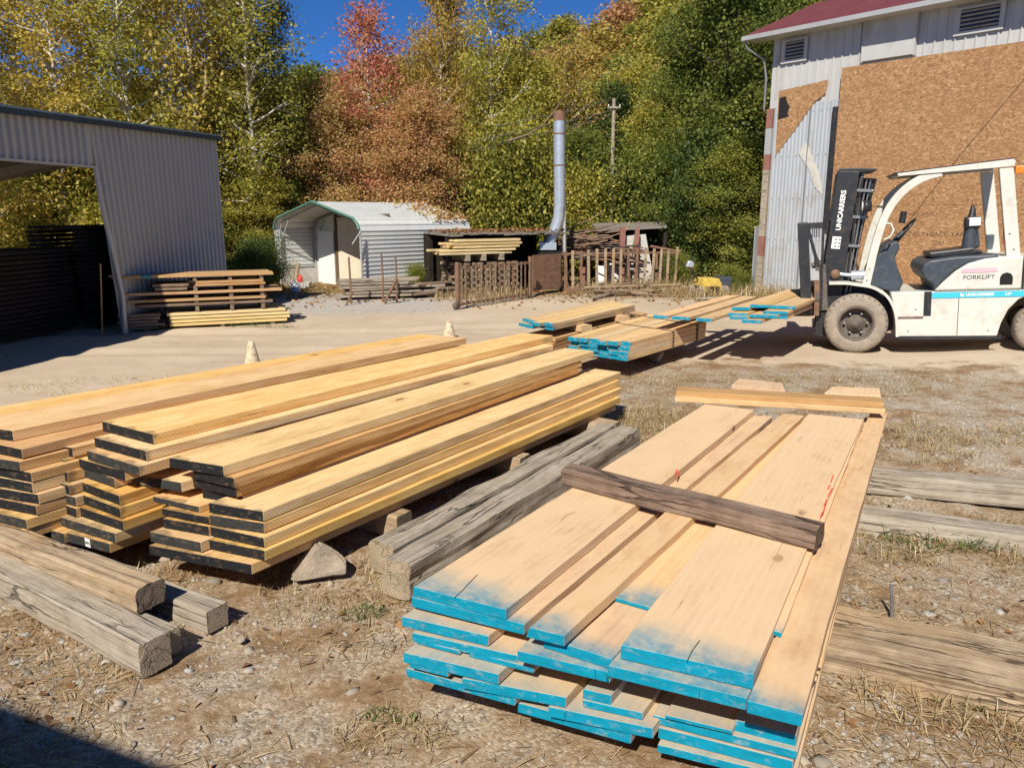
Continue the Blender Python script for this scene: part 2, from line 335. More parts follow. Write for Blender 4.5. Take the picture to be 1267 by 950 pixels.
# ------------------------------------------------------------------ boards
def board_world(FL, FR, BR, BL, zt, th, mat, label=None, group=None, name='board', seg=20, wane=0.0, jit=0.0020, cat='board', droop=0.0):
    FL, FR, BR, BL = [Vector((p[0], p[1])) for p in (FL, FR, BR, BL)]
    f = (FL + FR) / 2; k = (BR + BL) / 2; ax = (k - f); ang = math.atan2(ax.y, ax.x); L = ax.length
    ca, sa = math.cos(-ang), math.sin(-ang)
    def loc(p):
        d = p - f; return (d.x * ca - d.y * sa, d.x * sa + d.y * ca)
    fl, fr, br, bl = loc(FL), loc(FR), loc(BR), loc(BL)
    rs = random.Random(hash((round(FL.x, 3), round(FL.y, 3), round(zt, 3))) & 0xffff)
    verts = []; ph = rs.uniform(0, 6); bow = rs.uniform(-.006, .006) if L > 2 else 0
    for i in range(seg + 1):
        t = i / seg
        bw = bow*math.sin(math.pi*t)
        lx, ly = fl[0] + (bl[0]-fl[0])*t, fl[1] + (bl[1]-fl[1])*t + bw
        rx, ry = fr[0] + (br[0]-fr[0])*t, fr[1] + (br[1]-fr[1])*t + bw
        wv = wane * (0.5 + 0.5*math.sin(5*t + ph)) if wane else 0
        z = math.sin(3*t + ph) * 0.001 - droop*t
        j = lambda: rs.uniform(-jit, jit)
        verts += [(lx, ly + j(), z), (rx, ry + j(), z), (rx, ry + j() + wv*0.2, th + z), (lx, ly + j() - wv, th + z)]
    faces = []
    for i in range(seg):
        a, b = i*4, (i+1)*4
        for q in range(4):
            faces.append((a+q, a+(q+1)%4, b+(q+1)%4, b+q))
    faces = [tuple(reversed(x)) for x in faces]
    faces += [(0,1,2,3), (seg*4+3, seg*4+2, seg*4+1, seg*4)]
    m = MB(); m.add(verts, faces)
    o = m.build(name, mat, bevel=0.0025); o.location = (f.x, f.y, zt - th); o.rotation_euler = (0, 0, ang)
    return tag(o, label, cat, group) if cat else o
def board_px(q, z, th, mat, label=None, group=None, brg=31.5, L=3.5, **kw):
    FL, FR = at(*q[0], z), at(*q[1], z)
    if len(q) == 4: BR, BL = at(*q[2], z), at(*q[3], z)
    else:
        d = bearing(brg) * L; BR, BL = FR + d, FL + d
    return board_world(FL, FR, BR, BL, z, th, mat, label, group, **kw)

ORD = ['topmost', 'second', 'third', 'fourth', 'fifth', 'sixth', 'seventh', 'eighth', 'ninth', 'tenth', 'eleventh']
def col_label(i, col):
    return (f"golden board, {ORD[i]} from the top of {col}")

g1 = 'dark-ended boards of the golden lumber stack'
# nearest column, right hand side of the stack
T = 0.046
NC = 'the nearest column of the dark-ended stack'
GD, AM, GG = M['golden'], M['amber'], M['golden_grey']
b_r1 = board_px([(258,622),(325,633),(768,460),(729,455)], .372, T, GD, 'wide pale golden board lying topmost on the nearest column of the dark-ended stack', g1)
board_px([(258,637),(326,647),(767,470),(727,465)], .322, T, GG, col_label(1, NC), g1)
b_r3 = board_px([(260,651),(326,665),(770,480),(735,474)], .272, T, GD, 'third board down the nearest column, with black handwriting along its side', g1, wane=0.02)
board_px([(201,641),(258,651)], .275, T, AM, 'dark-ended board tucked beside the handwritten board, inside the nearest column', g1, brg=32, L=3.3)
b_r4 = board_px([(258,667),(327,681),(768,491),(735,485)], .224, T, GD, col_label(3, NC), g1)
board_px([(185,658),(248,671)], .226, T, GG, 'board jutting out near the foot of the nearest column, amber patch on top', g1, brg=32, L=3.3)
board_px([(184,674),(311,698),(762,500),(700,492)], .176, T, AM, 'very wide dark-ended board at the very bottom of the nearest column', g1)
board_px([(189,614),(246,627)], .345, .028, GG, 'thin grey-ended board showing below the black gap left of the nearest column', g1, brg=32, L=3.3)
board_px([(200,629),(258,640)], .315, .032, AM, 'dark board end directly below the thin grey-ended board', g1, brg=32, L=3.3)
board_px([(163,587),(224,597),(640,475),(600,470)], .430, T, GG, 'short-fronted board with a skewed end, projecting over the black gap between columns', g1)
# middle column
b_m1 = board_px([(208,566),(276,577),(735,434),(698,430)], .535, T, GD, 'golden board with two planks of grain, topmost just left of the nearest column', g1, wane=0.01)
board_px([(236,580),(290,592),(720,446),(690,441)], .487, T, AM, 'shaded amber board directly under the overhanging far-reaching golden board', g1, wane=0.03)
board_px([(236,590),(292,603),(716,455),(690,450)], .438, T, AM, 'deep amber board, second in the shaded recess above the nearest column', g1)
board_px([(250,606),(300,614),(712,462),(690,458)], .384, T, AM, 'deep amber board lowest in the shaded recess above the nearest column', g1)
MC = 'the middle column of the dark-ended stack'
b_o1 = board_px([(126,521),(189,537),(684,415),(647,412)], .625, .05, GD, 'highest golden board of all, its dark end set back on the middle column', g1)
board_px([(116,541),(180,558),(685,427),(650,423)], .573, .047, GD, col_label(1, MC), g1)
zz = .524
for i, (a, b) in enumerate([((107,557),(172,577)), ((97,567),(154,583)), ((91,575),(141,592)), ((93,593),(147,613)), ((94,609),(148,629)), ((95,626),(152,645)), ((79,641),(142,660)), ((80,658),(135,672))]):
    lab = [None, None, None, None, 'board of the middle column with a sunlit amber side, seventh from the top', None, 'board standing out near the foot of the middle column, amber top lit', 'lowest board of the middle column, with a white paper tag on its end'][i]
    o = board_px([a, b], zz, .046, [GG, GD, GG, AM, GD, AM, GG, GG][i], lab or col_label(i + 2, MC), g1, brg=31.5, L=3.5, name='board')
    if i == 7: b_tag = o
    zz -= .0495
PC = 'the grey-ended column second from the road'
zz = .524
for i, (a, b) in enumerate([((41,544),(89,554)), ((34,558),(79,569)), ((37,571),(83,585)), ((38,585),(85,601)), ((46,603),(93,615)), ((47,613),(94,629)), ((32,627),(81,641)), ((33,647),(79,660))]):
    board_px([a, b], zz, .046, [GD, GG, AM, AM, GG, AM, GG, GG][i], col_label(i, PC), g1, brg=32.5, L=3.4)
    zz -= .0495
QC = 'the column next to the road, beside the tall cones'
QC = 'the dark-ended column closest to the road'
board_px([(-55,524),(15,533),(577,418),(545,415)], .615, .05, GD, 'long golden board topping the column closest to the road', g1)
board_px([(-132,525),(-75,531),(545,415.5),(520,413)], .615, .05, GD, 'long orange-tinted board along the roadside edge of the golden stack', g1)
board_px([(-50,540),(26,556),(560,424),(530,420)], .562, .045, AM, col_label(1, QC), g1)
zz = .5125
for i, (a, b) in enumerate([((-40,562),(24,571)), ((-30,572),(38,585)), ((-30,585),(39,598)), ((-28,600),(47,612)), ((-28,612),(44,626)), ((-30,628),(32,643)), ((-32,640),(31,656))]):
    board_px([a, b], zz, .046, [GG, AM, GD, GD, AM, GG, GG][i], col_label(i + 2, QC), g1, brg=32.5, L=3.2)
    zz -= .0495
# writing
def on_board_end(o, body, size, y, z, mat, **kw):
    return text_mesh('lettering', body, size, mat, frame((-0.003, y, z), (0, -1, 0), (0, 0, 1)), o, **kw)
mb = MB(); mb.box((-0.0028, -0.028, 0.004), (-0.0008, 0.012, 0.044))
pt = mb.build('paper_tag', M['tag_paper'], b_tag)
text_mesh('tag_number', '2493', 0.019, M['black_ink'], frame((-0.0034, -0.008, 0.022), (0, -1, 0), (0, 0, 1)), pt, 0.0003, bold=0.0006)
text_mesh('handwriting', '8/4 16  S-2-HL2', 0.052, M['black_ink'], frame((0.30, -0.1085, 0.018), (1, 0, 0), (0, 0, 1)), b_r3, 0.0006, sx=0.85)

# ------------------------------------------------------------------ cyan ended stack
g2 = 'cyan-ended boards of the near tan stack'
TN = M['tan']
def cy(q, z, th, lab, **kw): return board_px(q, z, th, kw.pop('mat', TN), lab, g2, brg=kw.pop('brg', 31.5), L=kw.pop('L', 2.75), **kw)
b_a = cy([(510,725),(626,754),(933,507),(872,500)], .42, .036, 'widest tan board on top of the cyan-ended stack, cracked front end, along the weathered logs', wane=.006)
b_b = cy([(509,738),(648,772),(956,515),(872,510)], .383, .036, 'tan board just under the wide cracked top board, its edge showing as a lower strip')
cy([(650,775),(699,787),(995,514),(967,511)], .425, .034, 'narrow tan board on top with curved cyan end, ending first under the crossbar', wane=.012)
cy([(757,738),(806,752),(1003,519),(976,517)], .395, .014, 'recessed thin board set far back between the narrow and the smooth wide top boards')
b_e = cy([(768,797),(933,834),(1069,519),(1000,512)], .42, .044, 'smooth wide tan board on top, thick cyan end split by a crack, red crayon mark')
b_f = cy([(925,867),(993,884),(1098,511),(1076,511)], .387, .036, 'long tan board forming the right-hand top edge of the cyan-ended stack')
cy([(957,780),(967,783),(1068,523),(1062,523)], .405, .016, 'thin sliver of board with small cyan end lying between two wide top boards')
# second layer and below
cy([(752,823),(924,864)], .371, .036, 'wide cyan-ended board directly beneath the smooth wide top board', L=2.9)
cy([(672,788),(757,815)], .380, .034, 'tan board below the narrow curved-end board, blue haze across its front', L=2.9)
cy([(640,805),(755,832)], .343, .034, 'cracked cyan board end under the blue-hazed tan board', L=2.7)
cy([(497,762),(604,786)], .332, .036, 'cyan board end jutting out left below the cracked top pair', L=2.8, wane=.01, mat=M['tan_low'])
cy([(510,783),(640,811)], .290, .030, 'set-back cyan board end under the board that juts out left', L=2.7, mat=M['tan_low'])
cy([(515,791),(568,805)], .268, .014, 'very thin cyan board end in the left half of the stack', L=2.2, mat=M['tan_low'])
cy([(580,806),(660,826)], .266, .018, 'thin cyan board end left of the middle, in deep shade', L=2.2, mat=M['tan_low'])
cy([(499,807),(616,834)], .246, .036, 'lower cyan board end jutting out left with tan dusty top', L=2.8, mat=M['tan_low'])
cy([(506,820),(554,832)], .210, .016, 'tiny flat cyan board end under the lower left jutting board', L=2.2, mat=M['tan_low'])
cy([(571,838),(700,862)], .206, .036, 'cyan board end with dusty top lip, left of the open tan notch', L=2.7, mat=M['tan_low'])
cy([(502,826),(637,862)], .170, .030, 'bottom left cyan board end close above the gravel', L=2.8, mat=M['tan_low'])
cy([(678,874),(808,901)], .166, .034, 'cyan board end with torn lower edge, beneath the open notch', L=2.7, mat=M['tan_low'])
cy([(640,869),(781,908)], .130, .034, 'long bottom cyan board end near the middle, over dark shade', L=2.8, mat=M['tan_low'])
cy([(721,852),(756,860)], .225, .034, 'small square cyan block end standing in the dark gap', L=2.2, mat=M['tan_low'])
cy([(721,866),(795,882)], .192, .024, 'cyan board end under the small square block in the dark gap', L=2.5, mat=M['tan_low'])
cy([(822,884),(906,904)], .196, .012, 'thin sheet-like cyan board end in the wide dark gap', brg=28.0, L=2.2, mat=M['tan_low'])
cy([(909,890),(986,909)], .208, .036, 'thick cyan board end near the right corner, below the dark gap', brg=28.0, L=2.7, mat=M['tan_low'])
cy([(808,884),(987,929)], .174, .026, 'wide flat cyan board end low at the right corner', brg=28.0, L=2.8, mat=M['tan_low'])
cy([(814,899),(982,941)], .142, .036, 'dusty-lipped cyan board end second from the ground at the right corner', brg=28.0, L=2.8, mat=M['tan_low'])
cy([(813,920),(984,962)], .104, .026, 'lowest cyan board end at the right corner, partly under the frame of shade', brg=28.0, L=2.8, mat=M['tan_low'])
# inner boards that carry the long top edge board on the right
for i, zt in enumerate((.345, .305, .272)):
    board_px([(962,800+i*7),(1018-i*3,815+i*8),(1095,516+i*3),(1070,516)], zt, .032, M['tan_plain'], ['bare tan board under the right-hand top edge, upper of three', 'bare tan board under the right-hand top edge, middle of three', 'bare tan board under the right-hand top edge, lowest of three'][i], 'bare boards along the right edge of the near tan stack')
# far cross boards, second small ones behind
def cross_board(A, B, w, th, z, mat, lab, name, cat, grp=None, **kw):
    A = Vector(A).to_2d(); B = Vector(B).to_2d(); d = (B - A).normalized(); n = Vector((-d.y, d.x)) * w
    return board_world(A, A + n * -0.0, B, B + n, z, th, mat, lab, grp, name=name, cat=cat, **kw) if False else board_world(A + n, A, B, B + n, z, th, mat, lab, grp, name=name, cat=cat, **kw)
A, B = at(835,497,.425), at(1095,512,.425)
cross_board(A, B, .16, .032, .456, M['golden_grey'] if False else M['tan_plain'], 'lower of two cross boards laid over the far end of the cyan-ended stack', 'cross_board', 'board', 'cross boards on the near stack')
cross_board(A + Vector((.01,.02,0)), B + Vector((-.005,.015,0)), .15, .034, .491, M['orange_lumber'], 'upper of two cross boards laid over the far end of the cyan-ended stack', 'cross_board', 'board', 'cross boards on the near stack')
board_px([(905,476),(972,484),(968,474),(915,468)], .455, .03, M['tan_plain'], 'short board end poking out behind the far cross boards', 'board ends behind the far cross boards', brg=31)
board_px([(1020,486),(1090,490),(1088,480),(1030,478)], .455, .03, M['tan_plain'], 'second short board end poking out behind the far cross boards, nearer the forklift', 'board ends behind the far cross boards', brg=31)
# paint marks and pencil line on boards
def mark_strip(o, pts, wdt, mat, name):
    m = MB()
    for i in range(len(pts)-1):
        p, q = Vector(pts[i]), Vector(pts[i+1]); d = (q-p).normalized(); n = Vector((-d.y, d.x)) * wdt/2
        m.add([(p.x-n.x,p.y-n.y,0),(q.x-n.x,q.y-n.y,0),(q.x+n.x,q.y+n.y,0),(p.x+n.x,p.y+n.y,0)], [(0,1,2,3)])
    c = m.build(name, mat, o); return c
def to_local(o, p):
    mw = Matrix.LocRotScale(o.location, o.rotation_euler, None); return mw.inverted() @ Vector(p)
def mark_px(o, pxs, z, wdt, mat, name):
    pts = [to_local(o, at(x, y, z)) for x, y in pxs]
    c = mark_strip(o, [(p.x, p.y) for p in pts], wdt, mat, name); c.location.z = pts[0].z + 0.0022
for st in ([(1031,588),(1028,597)],[(1027,600),(1024,606)],[(1030,604),(1024,615)],[(1023,618),(1020,626)],[(1022,624),(1018,636)],[(1018,634),(1015,640)]): mark_px(b_e, st, .42, .006, M['red_ink'], 'crayon_mark')
for st in ([(838,581),(836,586)],[(840,584),(837,590)]): mark_px(b_a, st, .42, .007, M['red_ink'], 'crayon_mark')
mark_px(b_a, [(562,740),(573,730),(584,718),(591,711)], .42, .0022, M['black_ink'], 'end_check')
mark_px(b_e, [(850,819),(856,806),(866,792)], .42, .0022, M['black_ink'], 'end_check')
mark_px(b_a, [(694,644),(702,637),(712,634)], .42, .0020, M['faint_ink'], 'pencil_scratch')
for ob, y in ((b_a, None), (b_e, None)):
    pass

# ------------------------------------------------------------------ timbers
def timber(A, B, w, h, mat, label, cat='timber', name='timber', group=None, seg=26, rough=0.006, round_=0.012, roll=0.0, twist=0.0, taper=(1,1), seed=0, cut=0.0):
    """sawn timber with worn, uneven faces; A, B = middle of the underside at both ends (world)"""
    A, B = Vector(A), Vector(B); d = B - A; L = d.length; ang = math.atan2(d.y, d.x); pitch = -math.asin(d.z / L)
    prof = []
    r = round_
    for (cx, cz, a0) in ((w/2-r, h-r, 0), (-w/2+r, h-r, 90), (-w/2+r, r, 180), (w/2-r, r, 270)):
        for k in range(3): prof.append((cx + r*math.cos(R(a0+45*k)), cz + r*math.sin(R(a0+45*k))))
    full = []
    for i in range(len(prof)):
        p, q = prof[i], prof[(i+1) % len(prof)]
        full.append(p)
        if (Vector(q)-Vector(p)).length > 0.03:
            for t in (0.2, 0.4, 0.6, 0.8): full.append((p[0]+(q[0]-p[0])*t, p[1]+(q[1]-p[1])*t))
    n = len(full); m = MB(); vs = []
    for i in range(seg+1):
        t = i/seg; x = L*t; tp = taper[0] + (taper[1]-taper[0])*t
        for (y, z) in full:
            nz = mnoise.noise(Vector((x*3.0 + seed*7.7, y*14, z*14))) * rough + mnoise.noise(Vector((x*1.2, y*40+seed, z*40))) * rough*0.7
            yy, zz = y*tp*(1 + nz/w*2), (z - h/2)*tp*(1 + nz/h*2) + h/2
            xe = x
            if i == 0: xe += mnoise.noise(Vector((y*25, z*25, seed))) * 0.006 + cut * z
            if i == seg: xe += mnoise.noise(Vector((y*25, z*25, seed+9))) * 0.006 - cut * z
            vs.append((xe, yy, zz))
    fs = []
    for i in range(seg):
        for k in range(n): fs.append((i*n+k, (i+1)*n+k, (i+1)*n+(k+1)%n, i*n+(k+1)%n))
    fs = [tuple(reversed(f)) for f in fs]
    fs += [tuple(range(n-1, -1, -1)), tuple(range(seg*n, seg*n+n))]
    fs[-2] = tuple(reversed(fs[-2])); fs[-1] = tuple(reversed(fs[-1]))
    m.add(vs, fs, 0, False)
    me = m.mesh(name, [mat]); me.update()
    import bmesh
    bm = bmesh.new(); bm.from_mesh(me); bmesh.ops.recalc_face_normals(bm, faces=bm.faces); bm.to_mesh(me); bm.free()
    o = link(name, me); o.location = A; o.rotation_euler = (roll, pitch, ang)
    return tag(o, label, cat, group)

# crossbar over the cyan stack
A, B = at(694,600,.422), at(1008,681,.422)
d = (B - A).normalized(); nrm = Vector((-d.y, d.x, 0))
timber(A + nrm*.045, B + nrm*.045, .095, .078, M['dark_timber'], 'dark brown weathered crossbar timber lying across the cyan-ended stack', 'timber', 'crossbar', seed=3, round_=.012, rough=.008, seg=40)
# weathered pair of logs between the two stacks
A, B = at(491,739), at(778,556); d = (B-A).normalized(); nl = Vector((-d.y, d.x, 0))
timber(A + nl*.0 , B, .155, .165, M['weathered'], 'grey weathered log beside the cyan-ended stack, the longer of the pair', 'log', 'weathered_log', seed=11, rough=.011, round_=.018, seg=44)
timber(A + nl*.205 + d*.14, B + nl*.195 + d*.05, .14, .15, M['weathered'], 'grey cracked log lying nearer the golden stack, behind its twin', 'log', 'weathered_log', seed=23, rough=.013, round_=.022, seg=44)
# bolsters that carry the golden stack, ends showing on the near side
for i, (px, py, lab) in enumerate(((500,648,'sawn bolster end under the golden stack close to the angular rock'), (650,575,'broken bolster end under the middle of the golden stack, behind the logs'), (762,533,'thick bolster end under the far end of the golden stack'))):
    E = at(px, py, .07); E.z = 0
    w_ = (.12, .12, .17)[i]
    timber(E + bearing(302)*2.4, E, w_, (.128,.128,.128)[i], M['weathered_tan'], lab, 'timber', 'bolster', 'bolsters under the golden stack', seed=31+i, rough=.008)
# three sleepers reaching out to the right below the cyan stack
E0, E1 = at(1085,612), at(1267,629); d = (E1-E0).normalized(); nb = Vector((-d.y, d.x, 0))
timber(E0 - d*1.05 + nb*.07, E1 + d*1.5 + nb*.07, .15, .13, M['weathered'], 'straight grey sleeper beam right of the cyan-ended stack, the farther of two', 'timber', 'sleeper_beam', seed=41, rough=.005, round_=.01)
E0, E1 = at(1075,657), at(1267,684); d = (E1-E0).normalized(); nb = Vector((-d.y, d.x, 0))
timber(E0 - d*.9 + nb*.08 - Vector((0,0,.03)), E1 + d*1.5 + nb*.08 - Vector((0,0,.03)), .17, .115, M['weathered'], 'flat grey sleeper beam sunk in the dirt, right of the cyan-ended stack', 'timber', 'sleeper_beam', seed=43, rough=.006, round_=.012)
E0, E1 = at(1020,830), at(1267,884); d = (E1-E0).normalized(); nb = Vector((-d.y, d.x, 0))
timber(E0 - d*.75 + nb*.16 - Vector((0,0,.025)), E1 + d*1.2 + nb*.16 - Vector((0,0,.025)), .34, .115, M['weathered_tan'], 'broad flaking weathered slab timber at the right of the near stack corner', 'timber', 'sleeper_slab', seed=47, rough=.022, round_=.02, seg=60)
# three beams at the lower left
V1 = at(176,840); Vd = (at(0,742) - V1).normalized(); nv = Vector((Vd.y, -Vd.x, 0))
if nv.y < 0: nv = -nv
timber(V1 + nv*.06, V1 + Vd*1.9 + nv*.06, .12, .13, M['weathered'], 'lowest grey beam of the loose timbers, split end facing the gravel', 'timber', 'loose_beam', seed=51, rough=.006, round_=.007, seg=40)
timber(V1 + nv*.155 + Vd*.05, V1 + Vd*1.5 + nv*.14, .07, .10, M['weathered'], 'slim wedge-like beam lying snug behind the lowest grey beam', 'timber', 'loose_beam', seed=53, rough=.004, round_=.008, taper=(1,.8))
U1 = at(170,760,.11); Ud = (at(0,690,.11) - U1).normalized(); nu = Vector((Ud.y, -Ud.x, 0))
if nu.y < 0: nu = -nu
timber(U1 + nu*.065, U1 + Ud*1.9 + nu*.065, .125, .10, M['weathered_tan'], 'brown stained beam resting raised on the other loose timbers', 'timber', 'loose_beam', seed=57, rough=.008, round_=.012, seg=40)
K1 = at(256,786); Kd = (at(150,742) - K1).normalized(); nk = Vector((Kd.y, -Kd.x, 0))
if nk.y < 0: nk = -nk
timber(K1 + nk*.055, K1 + Kd*1.0 + nk*.055, .10, .095, M['weathered'], 'short grooved grey block poking out beneath the brown stained beam', 'timber', 'loose_beam', seed=59, rough=.005, round_=.008)

# ------------------------------------------------------------------ rocks
def rock(loc, size, label, seed, mat, group=None, pts=26, name='rock', flat=0.6, kind=None):
    import bmesh
    rs = random.Random(seed); bm = bmesh.new()
    for _ in range(pts):
        v = Vector((rs.gauss(0,1), rs.gauss(0,1), rs.gauss(0,1))).normalized()
        bm.verts.new((v.x*size[0]*rs.uniform(.8,1), v.y*size[1]*rs.uniform(.8,1), (v.z*.5+.5)*size[2]*rs.uniform(.85,1)))
    r = bmesh.ops.convex_hull(bm, input=bm.verts)
    bmesh.ops.delete(bm, geom=[v for v in bm.verts if not v.link_faces], context='VERTS')
    bmesh.ops.bevel(bm, geom=list(bm.edges), offset=min(size)*.06, segments=1, affect='EDGES')
    me = bpy.data.meshes.new(name); bm.to_mesh(me); bm.free(); me.materials.append(mat)
    o = link(name, me); o.location = loc; o.rotation_euler = (0, 0, rs.uniform(0, 6))
    return tag(o, label, 'rock', group)
gr = G('sandstone'); cc = gr.tc(); nn = gr.noise(cc, 9, 6, 0.65); n2 = gr.noise(cc, 60, 4, 0.7)
M['stone'] = gr.done(gr.ramp(gr.math('ADD', gr.math('MULTIPLY', nn, .6), gr.math('MULTIPLY', n2, .4)), [(.3,(.22,.175,.125)),(.55,(.40,.33,.25)),(.75,(.50,.43,.34))]), .95, n2, .6, .006)
import bmesh
def hewn(name, poly, depth, loc, rz, label, mat, topscale=.8):
    m = MB(); n = len(poly)
    m.add([(x,0,z) for x,z in poly] + [(x*topscale+.01, depth, z*topscale) for x,z in poly], [tuple(range(n)), tuple(range(2*n-1,n-1,-1))] + [(i,n+i,n+(i+1)%n,(i+1)%n) for i in range(n)])
    me = m.mesh(name, [mat]); bm = bmesh.new(); bm.from_mesh(me)
    bmesh.ops.recalc_face_normals(bm, faces=bm.faces)
    bmesh.ops.bevel(bm, geom=list(bm.edges), offset=.012, segments=2, affect='EDGES'); bmesh.ops.triangulate(bm, faces=bm.faces)
    bmesh.ops.subdivide_edges(bm, edges=bm.edges, cuts=3, use_grid_fill=True)
    for v in bm.verts: v.co += Vector((mnoise.noise(v.co*14), mnoise.noise(v.co*14+Vector((5,0,0))), mnoise.noise(v.co*14+Vector((0,9,0))))) * .008
    bm.to_mesh(me); bm.free(); o = link(name, me); o.location = loc; o.rotation_euler = (0,0,rz)
    return tag(o, label, 'rock')
pL = at(362,722); pR = at(430,712)
wR = (pR-pL).length
hewn('rock', [(0,0),(wR,0),(wR*1.02,.055),(wR*.90,.11),(wR*.70,.16),(wR*.52,.172),(wR*.42,.155),(wR*.22,.09),(-.01,.03)], .13, pL, math.atan2(pR.y-pL.y, pR.x-pL.x), 'angular tan rock leaning at the near corner of the golden stack', M['stone'])
rock(at(205,690,0)+Vector((0,0,-.03)), (.045,.035,.06), 'small pale stone on the dirt below the tagged board', 5, M['stone'])
rock(at(298,792,0)+Vector((0,0,-.01)), (.022,.02,.028), 'small grey stone lying right of the short grooved block', 6, M['stone'])
m = MB(); m.tube([(0,0,-.05),(0.004,0,.09),(0.0,0.01,.175)], [.011,.010,.008], 8)
o = m.build('stake', M['steel_grey']); o.location = at(1103,764); o.rotation_euler = (R(-4), R(-4), 0); o.scale = (.7,.7,.8); tag(o, 'thin dark metal stake standing in the dirt between the sleepers', 'stake')
# ------------------------------------------------------------------ ground
FW = at(1058, 437)                      # forklift front wheel contact
FD = bearing(290); FLAT = bearing(200)  # forklift heading, its left side
def sstep(a, b, x):
    t = np.clip((x - a) / (b - a), 0, 1); return t*t*(3-2*t)
def vnoise(x, y, seed=0):
    xi = np.floor(x).astype(int); yi = np.floor(y).astype(int); fx = x-xi; fy = y-yi
    fx = fx*fx*(3-2*fx); fy = fy*fy*(3-2*fy)
    def h(a, b):
        n = (a*374761393 + b*668265263 + seed*974634777) & 0x7fffffff
        n = ((n ^ (n >> 13)) * 1274126177) & 0x7fffffff
        return ((n ^ (n >> 16)) & 0xffff) / 65535.0
    return (h(xi,yi)*(1-fx)+h(xi+1,yi)*fx)*(1-fy) + (h(xi,yi+1)*(1-fx)+h(xi+1,yi+1)*fx)*fy
def fbm(x, y, s, o=4, seed=0):
    r = 0; a = 1; t = 0
    for i in range(o):
        r = r + a*vnoise(x*s*2**i + 50, y*s*2**i + 50, seed+i); t += a; a *= .5
    return r/t
def hill(x, y):
    hx = np.interp(x, [-60,-20,0,16,30,80], [7,9,11.5,18.5,26,34])
    return hx * sstep(20, 95, y) * 1.15
def ground_z(x, y):
    x = np.asarray(x, float); y = np.asarray(y, float)
    u = -((x-FW.x)*FD.x + (y-FW.y)*FD.y); v = (x-FW.x)*FLAT.x + (y-FW.y)*FLAT.y
    b = .12*sstep(.35, 1.9, u)*(1-sstep(3.2, 6.0, u))*(1-sstep(.4, 1.6, v))*(1-sstep(1.8, 3.4, -v))
    near = 1 - sstep(5.5, 9, y)
    rough = (fbm(x, y, 2.2, 4, 3) - .5)*.05 + (fbm(x, y, 11, 3, 9) - .5)*.028
    rut = 0
    for off in (0, 1.5):
        d_ = y - (9.6 + off + .10*x + .25*np.sin(x*.5)); rut = rut - .018*np.exp(-(d_/.16)**2) + .012*np.exp(-((np.abs(d_)-.30)/.12)**2)
    mid = sstep(7.5, 9, y)*(1-sstep(12.5, 14, y))*(1-sstep(1.5, 3, x))
    return b + rough*(.15 + .85*near) - .012*near + hill(x, y) + mid*(rut + (fbm(x, y, 1.1, 4, 61)-.5)*.05)
def axis(segs):
    out = [segs[0][0]]
    for a, b, s in segs:
        n = max(1, int(round((b-a)/s))); out += list(np.linspace(a, b, n+1)[1:])
    return np.array(out)
gx = axis([(-160,-40,12),(-40,-12,2),(-12,-7,.3),(-7,-4.2,.1),(-4.2,4.4,.035),(4.4,12,.25),(12,40,2),(40,160,12)])
gy = axis([(-60,-8,6),(-8,1.2,.4),(1.2,6.6,.035),(6.6,14,.07),(14,24,.4),(24,110,4),(110,300,30)])
X, Y = np.meshgrid(gx, gy); Z = ground_z(X, Y)
nx_, ny_ = len(gx), len(gy)
idx = np.arange(nx_*ny_).reshape(ny_, nx_)
fc = np.stack([idx[:-1,:-1], idx[:-1,1:], idx[1:,1:], idx[1:,:-1]], -1).reshape(-1)
g = G('yard ground'); co = g.tc()
xyz = g.n('SeparateXYZ', {0: co}, None); gX, gY = xyz.outputs[0], xyz.outputs[1]
nb = g.noise(co, 0.55, 5, 0.6); nm = g.noise(co, 3.0, 5, 0.65); nf = g.noise(co, 26, 5, 0.7); ng = g.noise(co, 120, 3, 0.7)
# loose dirt and fine gravel of the near yard
vo = g.n('TexVoronoi', {'Vector': co, 'Scale': 95.0, 'Randomness': 1.0}, None)
stonec = g.ramp(g.n('SeparateColor', {0: vo.outputs['Color']}), [(0,(.17,.135,.10)),(.4,(.31,.26,.195)),(.7,(.42,.345,.255)),(1,(.52,.46,.37))])
dirt = g.ramp(g.math('ADD', g.math('MULTIPLY', nm, .5), g.math('MULTIPLY', nf, .5)), [(.3,(.12,.07,.036)),(.5,(.30,.20,.11)),(.7,(.47,.345,.215))])
gm = g.mapr(g.math('ADD', nm, g.math('MULTIPLY', nf, .45)), .62, .86, 0, 1)
near = g.mix(gm, dirt, stonec)
# packed tan dirt of the drive
road = g.ramp(g.math('ADD', g.math('MULTIPLY', nb, .45), g.math('ADD', g.math('MULTIPLY', nm, .30), g.math('MULTIPLY', nf, .25))), [(.33,(.40,.315,.22)),(.5,(.50,.405,.295)),(.68,(.57,.475,.36))])
tr = g.noise(g.vec('MULTIPLY', co, (.25, 2.2, 1)), 1.0, 4, .6)
road = g.mix(g.mapr(tr, .5, .75, 0, .35), road, (.40,.325,.245))
edge = g.n('FloatCurve', {'Value': g.mapr(gX, -10, 10)}, 0)
fcv = edge.node.mapping.curves[0]
for i, (px, py) in enumerate([(0,.58),(.28,.60),(.46,.80),(.56,.83),(.70,.80),(.80,.74),(1,.68)]):
    if i < 2: fcv.points[i].location = (px, py)
    else: fcv.points.new(px, py)
fcv.points[0].location = (0,.58); fcv.points[1].location = (.28,.60); edge.node.mapping.update()
rm = g.mapr(g.math('ADD', g.math('SUBTRACT', gY, g.math('MULTIPLY', edge, 10.0)), g.math('MULTIPLY', g.math('SUBTRACT', nm, .5), 2.2)), -.15, .45, 0, 1, True)
